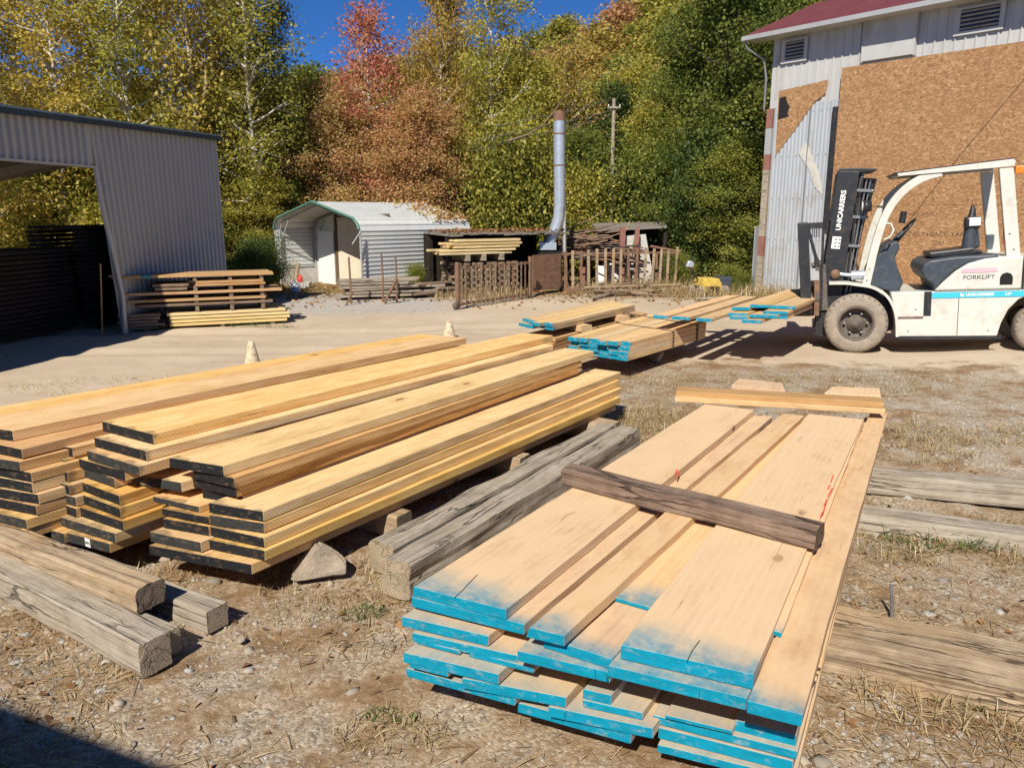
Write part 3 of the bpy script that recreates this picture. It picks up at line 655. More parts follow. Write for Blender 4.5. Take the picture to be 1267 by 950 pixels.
# grey gravel apron to the right and in front of the carport
grav = g.mix(g.mapr(nf, .35, .7), stonec, (.45,.405,.345))
am = g.math('MULTIPLY', g.mapr(gX, 1.3, 2.6), g.math('MULTIPLY', g.mapr(gY, 4.2, 5.2), g.mapr(gY, 8.4, 7.2)))
near = g.mix(g.math('MULTIPLY', am, g.mapr(nm, .4, .7, 0, .7)), near, grav)
cm = g.math('MULTIPLY', g.math('MULTIPLY', g.mapr(gX, -6.0, -4.6), g.mapr(gX, -.8, -1.6)), g.math('MULTIPLY', g.mapr(gY, 12.3, 13.2), g.mapr(gY, 16.5, 15.5)))
col = g.mix(rm, near, road)
col = g.mix(g.math('MULTIPLY', cm, g.mapr(nm, .35, .55, .3, 1)), col, (.40,.385,.36))
# leaf mould and dry weeds towards the trees
litter = g.ramp(g.math('ADD', g.math('MULTIPLY', nf, .6), g.math('MULTIPLY', nm, .4)), [(.3,(.07,.055,.025)),(.5,(.20,.145,.06)),(.7,(.33,.245,.11))])
fm = g.mapr(g.math('ADD', gY, g.math('MULTIPLY', g.math('SUBTRACT', nm, .5), 3.0)), 14.6, 16.2)
col = g.mix(fm, col, litter)
bmp = g.math('ADD', g.math('MULTIPLY', nf, .5), g.math('ADD', g.math('MULTIPLY', ng, .35), g.math('MULTIPLY', g.math('SUBTRACT', 1.0, vo.outputs['Distance']), g.math('MULTIPLY', .28, g.mapr(rm, 0, 1, 1, .15)))))
M['ground'] = g.done(col, .95, bmp, .55, .012, spec=.15)
gme = from_np('ground', np.stack([X, Y, Z], -1).reshape(-1, 3), fc, 4, M['ground'], True)
tag(link('ground', gme), kind='structure')

# ------------------------------------------------------------------ loose cover on the ground (uncountable)
def scatter_mat(name, stops, rough=.9, trans=0.0, scale=3.0):
    g = G(name); rp = g.n('NewGeometry', {}, 'Random Per Island'); nn = g.noise(g.tc(), scale, 3)
    c = g.ramp(g.math('ADD', g.math('MULTIPLY', rp, .75), g.math('MULTIPLY', nn, .3)), stops)
    if trans:
        d = g.n('BsdfDiffuse', {'Color': c}); t = g.n('BsdfTranslucent', {'Color': c}); gl = g.n('BsdfGlossy', {'Color': (1,1,1,1), 'Roughness': .45})
        s1 = g.n('MixShader', {0: trans, 1: d, 2: t}); s2 = g.n('MixShader', {0: .04, 1: s1, 2: gl})
        g.t.links.new(s2, g.out.inputs[0]); return g.m
    return g.done(c, rough, None, spec=.2)
ico = MB(); t_ = (1+5**.5)/2
IV = np.array([(-1,t_,0),(1,t_,0),(-1,-t_,0),(1,-t_,0),(0,-1,t_),(0,1,t_),(0,-1,-t_),(0,1,-t_),(t_,0,-1),(t_,0,1),(-t_,0,-1),(-t_,0,1)])/1.9
IF = np.array([(0,11,5),(0,5,1),(0,1,7),(0,7,10),(0,10,11),(1,5,9),(5,11,4),(11,10,2),(10,7,6),(7,1,8),(3,9,4),(3,4,2),(3,2,6),(3,6,8),(3,8,9),(4,9,5),(2,4,11),(6,2,10),(8,6,7),(9,8,1)])
def stones(name, x, y, size, mat, sink=.75):
    n = len(x); rng = np.random.default_rng(len(x))
    v = IV[None] * (1 + rng.uniform(-.28,.28,(n,12,1))) * size[:,None,None] * rng.uniform(.55,1.15,(n,1,3)) * np.array([1,1,.62])
    a = rng.uniform(0, 6.28, n); ca, sa = np.cos(a)[:,None], np.sin(a)[:,None]
    vx = v[...,0]*ca - v[...,1]*sa; vy = v[...,0]*sa + v[...,1]*ca
    z = ground_z(x, y)[:,None] + v[...,2] + size[:,None]*(.5-sink)*.5
    P = np.stack([vx + x[:,None], vy + y[:,None], z], -1).reshape(-1,3)
    F = (IF[None] + (np.arange(n)*12)[:,None,None]).reshape(-1)
    o = link(name, from_np(name, P, F, 3, mat)); return o
rng = np.random.default_rng(11)
def sample(n, x0, x1, y0, y1, dens):
    x = rng.uniform(x0, x1, n); y = rng.uniform(y0, y1, n); k = rng.uniform(0, 1, n) < dens(x, y); return x[k], y[k]
def road_m(x, y):
    e = np.interp(x, [-10,-4.4,-.8,1.2,4,6,10], [5.8,6.0,8.0,8.3,8.0,7.4,6.8]); return sstep(-.3, .5, y - e + (fbm(x, y, 1.2, 3, 4)-.5)*1.6)
gd = lambda x, y: np.clip(.20 + 3.2*(fbm(x, y, 1.3, 4, 21)-.46) , .04, 1)*(1-.93*road_m(x, y))
xs, ys = sample(44000, -2.6, 2.6, 1.45, 4.6, gd); sz = .0035 + .010*rng.power(.35, len(xs)) + (rng.uniform(0,1,len(xs))<.035)*rng.uniform(.004,.028,len(xs))
x2, y2 = sample(26000, -3.4, 4.4, 4.4, 8.6, lambda x,y: gd(x,y)*.8); s2 = .006 + .012*rng.power(.5, len(x2))
x3, y3 = sample(9000, -6.0, -.8, 12.4, 16.0, lambda x,y: .6+0*x); s3 = .010 + .014*rng.power(.5, len(x3))
M['gravel'] = scatter_mat('gravel', [(0,(.13,.115,.095)),(.35,(.28,.25,.205)),(.6,(.38,.32,.245)),(.8,(.33,.335,.33)),(1,(.46,.425,.36))])
tag(stones('gravel', np.concatenate([xs,x2,x3]), np.concatenate([ys,y2,y3]), np.concatenate([sz,s2,s3]), M['gravel']), kind='stuff')

def blades(name, x, y, length, lean, wd, mat, heading=None, curve=.5, zoff=None):
    """thin bent blades of 2 segments; lean 0 = upright, 1 = flat on the ground"""
    n = len(x); h = rng.uniform(0, 6.28, n) if heading is None else heading
    dx, dy = np.cos(h), np.sin(h); el = (1-lean)*1.45
    p0 = np.stack([x, y, ground_z(x, y) + (rng.uniform(0,.012,n) if zoff is None else zoff)], -1)
    d1 = np.stack([dx*np.cos(el), dy*np.cos(el), np.sin(el)], -1)
    e2 = el - curve*rng.uniform(.3,1.3,n); d2 = np.stack([dx*np.cos(e2), dy*np.cos(e2), np.sin(e2)], -1)
    p1 = p0 + d1*(length*.5)[:,None]; p2 = p1 + d2*(length*.5)[:,None]
    sd = np.stack([-dy, dx, rng.uniform(-.5,.5,n)], -1)*wd[:,None]/2
    P = np.stack([p0-sd, p0+sd, p1-sd*.9, p1+sd*.9, p2-sd*.15, p2+sd*.15], 1).reshape(-1,3)
    b = (np.arange(n)*6)[:,None]; F = np.concatenate([b+[0,1,3,2], b+[2,3,5,4]], 1).reshape(-1)
    return link(name, from_np(name, P, F, 4, mat))
M['straw'] = scatter_mat('straw', [(0,(.14,.085,.04)),(.4,(.33,.225,.11)),(.75,(.50,.37,.20)),(1,(.66,.53,.33))], trans=.2)
M['dead_leaf'] = scatter_mat('dead leaves', [(0,(.12,.05,.025)),(.4,(.26,.125,.05)),(.75,(.40,.22,.09)),(1,(.50,.34,.16))], trans=.15)
M['green_grass'] = scatter_mat('green grass', [(0,(.05,.085,.02)),(.5,(.11,.16,.04)),(1,(.26,.27,.09))], trans=.3)
M['tan_grass'] = scatter_mat('dry standing grass', [(0,(.22,.15,.065)),(.4,(.40,.29,.14)),(.75,(.55,.43,.23)),(1,(.40,.38,.16))], trans=.3)
sd_ = lambda x, y: np.clip((fbm(x, y, 1.7, 4, 5)-.38)*4.5, .06, 1)*(1-road_m(x, y))
x, y = sample(30000, -2.6, 2.4, 1.45, 4.4, sd_)
blades('straw_litter', x, y, .02+.09*rng.power(.6,len(x)), rng.uniform(.86,1.02,len(x)), rng.uniform(.0018,.0042,len(x)), M['straw'], curve=.25)['kind'] = 'stuff'
# dry grass: patches behind the stacks, by the sleepers and at the foot of the timbers
patches = [  # cx, cy, rx, ry, count, height
    (2.3,7.2,2.0,.50,3600,.08),(1.15,5.75,.36,.6,2600,.09),(2.75,5.3,.55,.45,1700,.08),(2.35,3.55,.75,.30,1900,.09),(3.3,5.6,.6,.4,1100,.09),
    (-.35,3.75,.22,.5,500,.08),(-.55,3.35,.16,.25,420,.07),(.2,4.7,.25,.6,500,.09),(-1.5,3.35,.7,.2,700,.06),(1.75,2.35,.6,.3,900,.10),(-.38,2.16,.20,.12,170,.05),(-1.0,2.95,.35,.2,350,.05),(4.4,7.3,1.2,.5,500,.07),(-3.4,7.2,1.4,.5,1100,.07)]
PX, PY, PL = [], [], []
for cx, cy_, rx, ry, n, h in patches:
    a = rng.uniform(0,6.28,n); r_ = np.sqrt(rng.uniform(0,1,n))
    px = cx+np.cos(a)*r_*rx; py = cy_+np.sin(a)*r_*ry
    k = (fbm(px,py,6,3,31) > .40); PX.append(px[k]); PY.append(py[k]); PL.append(np.full(k.sum(), h)*rng.uniform(.4,1.3,k.sum()))
PX, PY, PL = map(np.concatenate, (PX,PY,PL))
blades('dry_grass', PX, PY, PL, rng.uniform(.15,.85,len(PX)), rng.uniform(.002,.0045,len(PX)), M['tan_grass'], curve=.8)['kind'] = 'stuff'
# bark flakes and wood chips trodden into the dirt
x, y = sample(9000, -2.8, 3.2, 1.45, 6.0, lambda x,y: np.clip((fbm(x,y,2.3,3,44)-.36)*3, .04, 1)*(1-road_m(x,y)))
M['wood_chip'] = scatter_mat('bark and chips', [(0,(.07,.045,.028)),(.4,(.19,.12,.07)),(.7,(.36,.25,.15)),(1,(.55,.42,.27))])
n_ = len(x); a = rng.uniform(0,6.28,n_); L_ = rng.uniform(.008,.05,n_)*rng.power(.8,n_); W2 = L_*rng.uniform(.12,.45,n_)
uu = np.stack([np.cos(a), np.sin(a), rng.normal(0,.18,n_)], -1)*L_[:,None]/2; vv = np.stack([-np.sin(a), np.cos(a), rng.normal(0,.3,n_)], -1)*W2[:,None]/2
pp = np.stack([x, y, ground_z(x,y)+.006], -1); j_ = lambda: rng.uniform(.6,1.1,(n_,1))
link('wood_chips', from_np('wood_chips', np.stack([pp-uu*j_()-vv*j_(), pp+uu*j_()-vv*j_(), pp+uu*j_()+vv*j_(), pp-uu*j_()+vv*j_()], 1).reshape(-1,3), np.arange(4*n_), 4, M['wood_chip']))['kind'] = 'stuff'
# a few green tufts and weeds
gp = [(2.25,3.62,.45,.16,420,.09),(1.55,2.33,.12,.06,60,.05),(1.72,2.28,.10,.05,70,.05),(-.62,2.9,.09,.06,70,.045),(-.40,2.24,.10,.05,50,.03),(.0,4.35,.15,.35,150,.08),(-1.05,3.25,.12,.07,60,.04),(-3.6,11.0,.5,.12,160,.10),(-5.0,10.75,.14,.1,90,.1)]
PX, PY, PL = [], [], []
for cx, cy_, rx, ry, n, h in gp:
    a = rng.uniform(0,6.28,n); r_ = np.sqrt(rng.uniform(0,1,n)); PX.append(cx+np.cos(a)*r_*rx); PY.append(cy_+np.sin(a)*r_*ry); PL.append(h*rng.uniform(.5,1.3,n))
PX, PY, PL = map(np.concatenate, (PX,PY,PL))
blades('green_grass', PX, PY, PL, rng.uniform(.2,.8,len(PX)), rng.uniform(.003,.007,len(PX)), M['green_grass'], curve=.9)['kind'] = 'stuff'
def leaves(name, x, y, size, mat, z=None, tilt=.5):
    n = len(x); a = rng.uniform(0,6.28,n); u = np.stack([np.cos(a), np.sin(a), rng.normal(0,tilt*.6,n)], -1); v = np.stack([-np.sin(a), np.cos(a), rng.normal(0,tilt,n)], -1)
    p = np.stack([x, y, (ground_z(x,y) if z is None else z) + .008], -1); s = size[:,None]
    P = np.stack([p-u*s*.5, p-v*s*.30+u*s*.05, p+u*s*.5, p+v*s*.30+u*s*.05], 1); P[:,1,2] += size*.18; P[:,3,2] += size*.18
    return link(name, from_np(name, P.reshape(-1,3), np.arange(4*n), 4, mat))
x, y = sample(4200, -3, 3, 1.4, 6.2, lambda x,y: sd_(x,y)*.6+.03)
leaves('fallen_leaves', x, y, rng.uniform(.012,.042,len(x)), M['dead_leaf'])['kind'] = 'stuff'
x, y = sample(9000, -8, 7, 13.2, 19, lambda x,y: np.clip(sstep(13,17,y)*.9 + (fbm(x,y,.9,3,8)-.6), 0, 1))
leaves('woodland_leaf_litter', x, y, rng.uniform(.04,.10,len(x)), M['dead_leaf'])['kind'] = 'stuff'
x, y = sample(16000, -1.5, 5.5, 14.2, 17.6, lambda x,y: np.clip((fbm(x,y,.8,3,18)-.38)*4, 0, 1)*sstep(14.2,15.3,y))
blades('tall_dry_weeds', x, y, rng.uniform(.10,.42,len(x))*np.where(x>2.6,1.0,.7), rng.uniform(.05,.55,len(x)), rng.uniform(.006,.013,len(x)), M['tan_grass'], curve=.7)['kind'] = 'stuff'
# ------------------------------------------------------------------ trees
def leaf_mat(name, stops, trans=.5):
    g = G(name); rp = g.n('NewGeometry', {}, 'Random Per Island'); rnd = g.n('ObjectInfo', {}, 'Random')
    nn = g.noise(g.vec('ADD', g.tc(), g.n('CombineXYZ', {0: g.math('MULTIPLY', rnd, 31.0), 1: 0.0, 2: 0.0})), .9, 3, .6)
    f = g.math('ADD', g.math('MULTIPLY', rp, .40), g.math('ADD', g.math('ADD', .07, g.math('MULTIPLY', nn, .62)), g.math('MULTIPLY', g.math('SUBTRACT', rnd, .5), .22)))
    c = g.ramp(f, stops)
    d = g.n('BsdfDiffuse', {'Color': c}); t = g.n('BsdfTranslucent', {'Color': c}); gl = g.n('BsdfGlossy', {'Color': (1,1,1,1), 'Roughness': .5})
    s1 = g.n('MixShader', {0: trans, 1: d, 2: t}); s2 = g.n('MixShader', {0: .012, 1: s1, 2: gl})
    g.t.links.new(s2, g.out.inputs[0]); return g.m
LM = {
 'yellow': leaf_mat('yellow autumn leaves', [(.15,(0.153,0.151,0.030)),(.32,(0.389,0.336,0.060)),(.5,(0.684,0.534,0.100)),(.68,(0.543,0.383,0.100)),(.8,(0.354,0.360,0.070)),(.95,(0.820,0.696,0.200))]),
 'ochre': leaf_mat('ochre autumn leaves', [(.15,(0.142,0.110,0.030)),(.4,(0.425,0.290,0.075)),(.6,(0.590,0.406,0.100)),(.8,(0.401,0.383,0.080)),(.95,(0.755,0.557,0.160))]),
 'green': leaf_mat('green leaves', [(.15,(0.047,0.070,0.016)),(.4,(0.130,0.168,0.035)),(.6,(0.224,0.261,0.050)),(.8,(0.378,0.383,0.075)),(.95,(0.614,0.522,0.110))]),
 'dark': leaf_mat('dark green leaves', [(.15,(0.026,0.049,0.014)),(.45,(0.071,0.116,0.030)),(.7,(0.130,0.180,0.045)),(.95,(0.260,0.290,0.070))]),
 'olive': leaf_mat('olive leaves', [(.15,(0.100,0.104,0.024)),(.4,(0.260,0.261,0.050)),(.6,(0.448,0.418,0.075)),(.8,(0.590,0.487,0.100)),(.95,(0.779,0.626,0.160))]),
 'red': leaf_mat('red maple leaves', [(.15,(0.236,0.070,0.045)),(.4,(0.519,0.162,0.110)),(.65,(0.637,0.267,0.160)),(.95,(0.708,0.441,0.200))]),
 'rust': leaf_mat('rust orange leaves', [(.15,(0.236,0.116,0.050)),(.4,(0.543,0.278,0.130)),(.6,(0.637,0.383,0.180)),(.8,(0.472,0.394,0.120)),(.95,(0.779,0.534,0.250))]),
}
def make_tree(name, H, rad, base, nbr, nleaf, leaf, spread, seed, trunk_r=.09, clump=.26, top=.25, lean=0.0, bias=0.0, limb_vis=1.0, flat=.55):
    """returns (trunk mesh, crown mesh): tapered trunk with limbs, crown of single leaf faces clumped along the limbs"""
    rg = np.random.default_rng(seed); rs = random.Random(seed)
    mb = MB(); k = 9
    tp = [Vector((math.sin(i*1.1+seed)*.05*H*.12 + lean*(i/k)**1.3*H*.2, math.cos(i*.9+seed)*.05*H*.12, H*.97*i/k)) for i in range(k+1)]
    mb.tube(tp, [trunk_r*(1-.88*i/k) for i in range(k+1)], 7)
    cl = []
    for b in range(nbr):
        t = base + (1-base)*(b+rs.random())/nbr
        i = min(int(t*k), k-1); p = tp[i].lerp(tp[i+1], t*k-i)
        h = (t-base)/(1-base)
        rr = rad*(top + (1-top)*math.sin(math.pi*(min(1, h*.9+.18)))**.7)*rs.uniform(.55,1.12)
        a = b*2.399 + rs.uniform(-.5,.5); up = rs.uniform(.15,.75) + .4*h
        d = Vector((math.cos(a), math.sin(a), up)); d.normalize()
        pts = [p]; q = p.copy(); dd = d.copy()
        for s in range(5):
            dd = (dd + Vector((rs.uniform(-.25,.25), rs.uniform(-.25,.25), rs.uniform(-.12,.14)))).normalized(); q = q + dd*rr/5; pts.append(q.copy())
        r0 = trunk_r*.42*(1-.7*t)*limb_vis + .008
        mb.tube(pts, [r0*(1-.8*j/5) for j in range(6)], 5, caps=False)
        for j in range(2, 6):
            for rep in range(2 if j > 3 else 1):
                off = Vector((rs.gauss(0,1), rs.gauss(0,1), rs.gauss(0,.8)))*clump*.9
                cl.append((pts[j]+off*(.5 if rep == 0 else 1.1), rs.uniform(.5,1.3)))
                if rs.random() < .35:
                    mb.tube([pts[j-1], pts[j-1].lerp(pts[j]+off, .6), pts[j]+off*1.4], [r0*.4, r0*.25, .003], 4, caps=False)
    C = np.array([tuple(c[0]) for c in cl]); W = np.array([c[1]**2 for c in cl]); W /= W.sum(); S = np.array([c[1] for c in cl])*clump
    pick = rg.choice(len(C), nleaf, p=W)
    P = C[pick] + rg.normal(0,1,(nleaf,3))*S[pick][:,None]*np.array([1,1,flat+.15])
    P = P[P[:,2] > .05]; n = len(P)
    u = rg.normal(0,1,(n,3)); u /= np.linalg.norm(u,axis=1)[:,None]; v = np.cross(u, rg.normal(0,1,(n,3))+np.array([0,0,.6])); v /= np.linalg.norm(v,axis=1)[:,None]
    s = (leaf*rg.uniform(.55,1.25,n))[:,None]
    Q = np.stack([P-u*s*.55, P-v*s*.36, P+u*s*.55, P+v*s*.36], 1).reshape(-1,3)
    return mb, (Q, np.arange(4*n))
PROTO = {}
def proto(key, *a, **kw):
    mb, (Q, F) = make_tree(key, *a, **kw); PROTO[key] = (mb, Q, F); PROTO[key+'_me'] = {}
def tree_meshes(key, bark, leaf):
    d = PROTO[key+'_me']
    if (bark, leaf) not in d:
        mb, Q, F = PROTO[key]
        if 'c' not in d: d['c'] = {}; d['t'] = {}
        if bark not in d['t']: d['t'][bark] = mb.mesh('trunk', [M[bark]])
        if leaf not in d['c']: d['c'][leaf] = from_np('crown', Q, F, 4, LM[leaf])
        d[(bark, leaf)] = (d['t'][bark], d['c'][leaf])
    return d[(bark, leaf)]
def tree(key, bark, leaf, loc, sc, rz, label, name='tree', cat='tree', group=None, sz=None):
    t = thing(name, label, cat, loc, rz, group); t.scale = (sc, sc, sz or sc)
    a, b = tree_meshes(key, bark, leaf); link('trunk', a, t); link('crown', b, t); return t
#      key      H   rad base nbr nleaf  leaf  spread seed
proto('tall_a', 8.0, 1.5, .14, 46, 15000, .082, 0, 1, trunk_r=.085, clump=.20, top=.5, limb_vis=1.3)
proto('tall_b', 8.0, 1.3, .20, 40, 11000, .082, 0, 2, trunk_r=.075, clump=.18, top=.55, limb_vis=1.3)
proto('tall_c', 8.0, 1.7, .10, 60, 33000, .08, 0, 3, trunk_r=.10, clump=.23, top=.4, limb_vis=1.3)
proto('round_a', 6.0, 1.75, .06, 56, 32000, .074, 0, 4, trunk_r=.10, clump=.23, top=.3, limb_vis=1.3)
proto('round_b', 6.0, 1.55, .05, 52, 27000, .074, 0, 5, trunk_r=.09, clump=.21, top=.35, limb_vis=1.3)
proto('sparse', 7.0, 1.35, .22, 40, 8200, 0.085, 0, 6, trunk_r=.085, clump=.20, top=.3, limb_vis=1.2)
proto('bush', 1.6, .95, .02, 26, 13000, .055, 0, 7, trunk_r=.035, clump=.20, top=.5)
proto('far', 6.0, 2.0, .04, 30, 5200, .26, 0, 8, trunk_r=.10, clump=.42, top=.2)
gz = lambda x, y: float(ground_z(np.array([x]), np.array([y]))[0])
rt = random.Random(77)
def row_tree(px, depth, topy, key, bark, leaf, label, group=None, wide=1.0, name='tree'):
    """stand a tree at a given depth so that its top reaches the surveyed height"""
    p = aty(px, 264, depth); H = {'tall_a':8,'tall_b':8,'tall_c':8,'round_a':6,'round_b':6,'sparse':7}[key]
    top = aty(px, topy, depth).z; z0 = gz(p.x, depth) - .05
    sz = (top - z0)/H; sc = wide*(.55*sz + .45)
    return tree(key, bark, leaf, (p.x, depth, z0), sc, rt.uniform(0, 6.28), label, name, 'tree', group, sz=sz)
LY = 'tall slender tree with thin yellow and brown autumn leaves behind the grey metal shed'; GY_ = 'yellow trees behind the grey metal shed'
for i, (px, d, ty) in enumerate([(-60,15.5,-60),(-15,18.5,-80),(40,20,-40),(85,17.5,-95),(130,19.5,-70),(172,17.5,-100),(212,20.5,-90),(250,18.2,-110),(285,20.4,-95),(318,18.6,-80)]):
    row_tree(px, d, ty, ['tall_a','tall_b','sparse','tall_a','tall_b'][i%5], 'bark_pale', ['yellow','olive','yellow','yellow'][i%4], LY, GY_, 1.0)
row_tree(350, 19.6, -25, 'tall_b', 'bark_dark', 'green', 'tall dark green tree with black trunk left of the carport', wide=.62)
row_tree(318, 18.6, 215, 'round_b', 'bark_dark', 'olive', 'low olive tree between the grey shed corner and the dark trunks')
row_tree(300, 19.6, 40, 'tall_a', 'bark_dark', 'yellow', 'bright yellow tree rising straight above the right corner of the grey shed')
row_tree(398, 21.5, 105, 'round_a', 'bark_dark', 'olive', 'rounded olive tree seen in the gap below the open blue sky, behind the carport')
row_tree(462, 20.6, 5, 'sparse', 'bark_pale', 'red', 'sparse red maple with bare grey twigs above the carport', wide=.95)
row_tree(428, 20.2, 120, 'round_b', 'bark_dark', 'rust', 'rust orange tree standing left of the red maple')
row_tree(485, 19.9, 165, 'round_a', 'bark_dark', 'rust', 'low rust brown tree filling the space above the carport roof')
row_tree(522, 20.2, 120, 'round_b', 'bark_dark', 'rust', 'rust brown tree right of the red maple')
row_tree(548, 21.6, -75, 'tall_c', 'bark_pale', 'ochre', 'tall broad ochre tree rising above the lean-to of stacked lumber', wide=.62)
row_tree(610, 21.5, -60, 'tall_a', 'bark_pale', 'olive', 'tall olive tree left of the metal flue pipe, crown reaching past the sky gap', wide=.85)
row_tree(580, 21.9, 205, 'round_b', 'bark_dark', 'olive', 'low yellow-green tree behind the lean-to with the bark roof')
row_tree(650, 22.2, 75, 'round_a', 'bark_dark', 'olive', 'olive tree directly behind the top of the flue pipe')
row_tree(700, 23.2, 50, 'sparse', 'bark_pale', 'ochre', 'thin half-bare tree in front of the blue sky gap', wide=.9)
row_tree(722, 21.1, 165, 'round_b', 'bark_dark', 'green', 'green tree between the flue pipe and the utility pole')
row_tree(668, 21.7, 225, 'round_a', 'bark_dark', 'olive', 'low leafy tree with yellow tips around the base of the flue pipe')
row_tree(757, 25.2, 110, 'round_a', 'bark_dark', 'dark', 'dark ivy-green tree standing behind the utility pole')
row_tree(806, 21.6, 130, 'round_b', 'bark_dark', 'olive', 'yellow-green tree right of the utility pole')
row_tree(775, 21.2, 235, 'round_a', 'bark_dark', 'green', 'low bright green tree over the patched lean-to roof')
row_tree(842, 21.6, 15, 'tall_c', 'bark_dark', 'green', 'tall full green tree left of the tallest green tree', wide=.9)
row_tree(893, 20, -75, 'tall_c', 'bark_dark', 'green', 'tallest green tree, overhanging the red-roofed building', wide=1.1)
row_tree(852, 20.4, 170, 'round_a', 'bark_dark', 'green', 'round green tree in front of the tall green trees, above the yellow cart')
row_tree(905, 18.2, 180, 'round_b', 'bark_dark', 'green', 'dense green tree tucked against the corner of the red-roofed building')
row_tree(940, 23, -60, 'tall_c', 'bark_dark', 'green', 'green tree rising behind the red metal roof', wide=1.1)
row_tree(1010, 25, -70, 'tall_c', 'bark_dark', 'olive', 'olive tree far behind the red metal roof ridge', wide=1.2)
LB = 'leafy tree in the second row of the woodland behind the yard'; GB = 'second row of woodland trees'
for i, (px, d, ty, lf) in enumerate([(-120,23,60,'yellow'),(-50,24,150,'olive'),(20,24,160,'yellow'),(70,25,150,'olive'),(120,25,170,'olive'),(165,24,150,'yellow'),(215,25,165,'olive'),(265,24,130,'olive'),(330,24,120,'green'),(375,26,150,'olive'),(440,25,110,'ochre'),(495,25,120,'olive'),(560,26,70,'ochre'),(620,26,110,'olive'),(680,26,120,'ochre'),(725,26,110,'olive'),(780,27,85,'olive'),(825,26,90,'green'),(880,25,30,'green'),(955,27,10,'green')]):
    row_tree(px, d, ty, ['round_a','round_b','tall_c'][i%3], 'bark_dark', lf, LB, GB, 1.15)
# hillside wood: far trees
LH = 'small distant tree on the wooded hillside'; GH = 'trees on the distant hillside'
for i in range(165):
    d = rt.uniform(34, 96); px = (rt.uniform(300, 1000) if i % 4 else rt.uniform(-60, 400)) if i < 90 else rt.uniform(620, 1400) if i < 130 else rt.uniform(560, 860)
    p = aty(px, 264, d); z0 = gz(p.x, d)
    s_ = rt.uniform(.8, 1.25)*(.75 + d/260)
    tree('far', 'bark_dark', rt.choice(['ochre','olive','olive','rust','ochre','green','green']), (p.x, d, z0-.2), s_*1.0, rt.uniform(0,6.28), LH, 'tree', 'tree', GH, sz=s_*.8)
# undergrowth
LU = 'leafy bush in the undergrowth along the foot of the trees'; GU = 'bushes along the edge of the woodland'
for i in range(52):
    px = -90 + i*20.5 + rt.uniform(-8, 8); d = rt.uniform(17.4, 20.5) if px < 300 else rt.uniform(18.9, 20) if px > 868 else rt.uniform(20.4, 21.4)
    if px > 925: continue
    p = aty(px, 264, d); s_ = rt.uniform(.8, 1.5)
    lf = rt.choice(['yellow','olive','olive']) if px < 230 else rt.choice(['green','dark','olive']) if px < 370 else rt.choice(['rust','olive','green','ochre']) if px < 560 else rt.choice(['green','olive','green','dark'])
    tree('bush', 'bark_dark', lf, (p.x, d, gz(p.x, d)-.05), s_, rt.uniform(0,6.28), LU, 'bush', 'bush', GU, sz=s_*rt.uniform(.9,1.5))
for (px, d, s_, lf, lab) in ((302,14.5,.50,'dark','dark green bush growing against the corner of the grey metal shed'),(326,16.2,.46,'green','green bush between the grey shed and the carport, beside the red jug'),(314,15.6,.60,'dark','taller dark bush between shed and carport')):
    p = aty(px, 264, d); tree('bush', 'bark_dark', lf, (p.x, d, 0), s_, rt.uniform(0,6), lab, 'bush', 'bush')
for (px, py, s_, lab) in ((518,360,.30,'bright green weed growing up the carport side wall'),(905,362,.30,'broad-leaved pale green weed at the corner of the red-roofed building'),(920,364,.22,'smaller leafy weed against the wall of the red-roofed building'),(838,340,.42,'pale leafy bush behind the yellow cart')):
    p = at(px, max(py, 356)); tree('bush', 'bark_dark', 'green', (p.x, p.y, 0), s_, rt.uniform(0,6), lab, 'weed', 'plant')
# ------------------------------------------------------------------ corrugated sheet helpers
def metal_mat(name, col, rough=.45, metal=.2, dirt=(.3,.22,.14), amt=.3, scale=1.5):
    g = G(name); co = g.tc(); st = g.noise(g.vec('MULTIPLY', co, (5,5,.5)), 1.2, 5, .6); n = g.noise(co, scale, 5, .65); n2 = g.noise(co, 30, 3)
    c = g.ramp(g.math('ADD', g.math('MULTIPLY', st, .5), g.math('MULTIPLY', n, .5)), [(.3, tuple(x*.85 for x in col)), (.7, tuple(min(1, x*1.1) for x in col))])
    c = g.mix(g.mapr(g.math('ADD', g.math('MULTIPLY', n, .7), g.math('MULTIPLY', st, .5)), .62, .85, 0, amt), c, dirt)
    return g.done(c, rough, n2, .08, .003, metal, .4)
M['grey_siding'] = metal_mat('grey ribbed siding', (.44,.44,.42), .5, .1, amt=.2)
M['dark_trim'] = metal_mat('dark blue trim', (.035,.06,.085), .45, .2, amt=.1)
M['pale_trim'] = metal_mat('pale metal trim', (.46,.46,.45), .45, .3, amt=.3)
M['white_siding'] = metal_mat('white weathered siding', (.50,.50,.485), .55, .1, (.25,.20,.15), .95, 1.1)
M['galv_sheet'] = metal_mat('galvanised corrugated sheet', (.50,.53,.55), .45, .3, (.32,.25,.18), .95, 1.4)
M['red_roof'] = metal_mat('red metal roof', (.17,.048,.05), .45, .15, (.25,.12,.10), .3)
M['carport_metal'] = metal_mat('carport white metal', (.74,.76,.73), .45, .25, (.34,.30,.22), .35)
M['green_trim'] = metal_mat('green trim', (.09,.21,.16), .5, .1, amt=.2)
M['tin_roof'] = metal_mat('old tin roof', (.24,.21,.18), .7, .15, (.10,.07,.045), .9, 4)
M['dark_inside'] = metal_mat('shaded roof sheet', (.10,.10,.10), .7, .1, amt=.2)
g = G('osb board'); co = g.tc()
def flakes(sc, rot):
    mp = g.n('Mapping', {'Vector': g.vec('ADD', co, g.vec('MULTIPLY', g.noise(co, 9, 2, out='Color'), (.12,.12,.12))), 'Rotation': (0, rot, 0), 'Scale': (sc*.42, sc, sc)}, 0)
    v = g.n('TexVoronoi', {'Vector': mp, 'Scale': 1.0, 'Randomness': 1.0}, None); return v
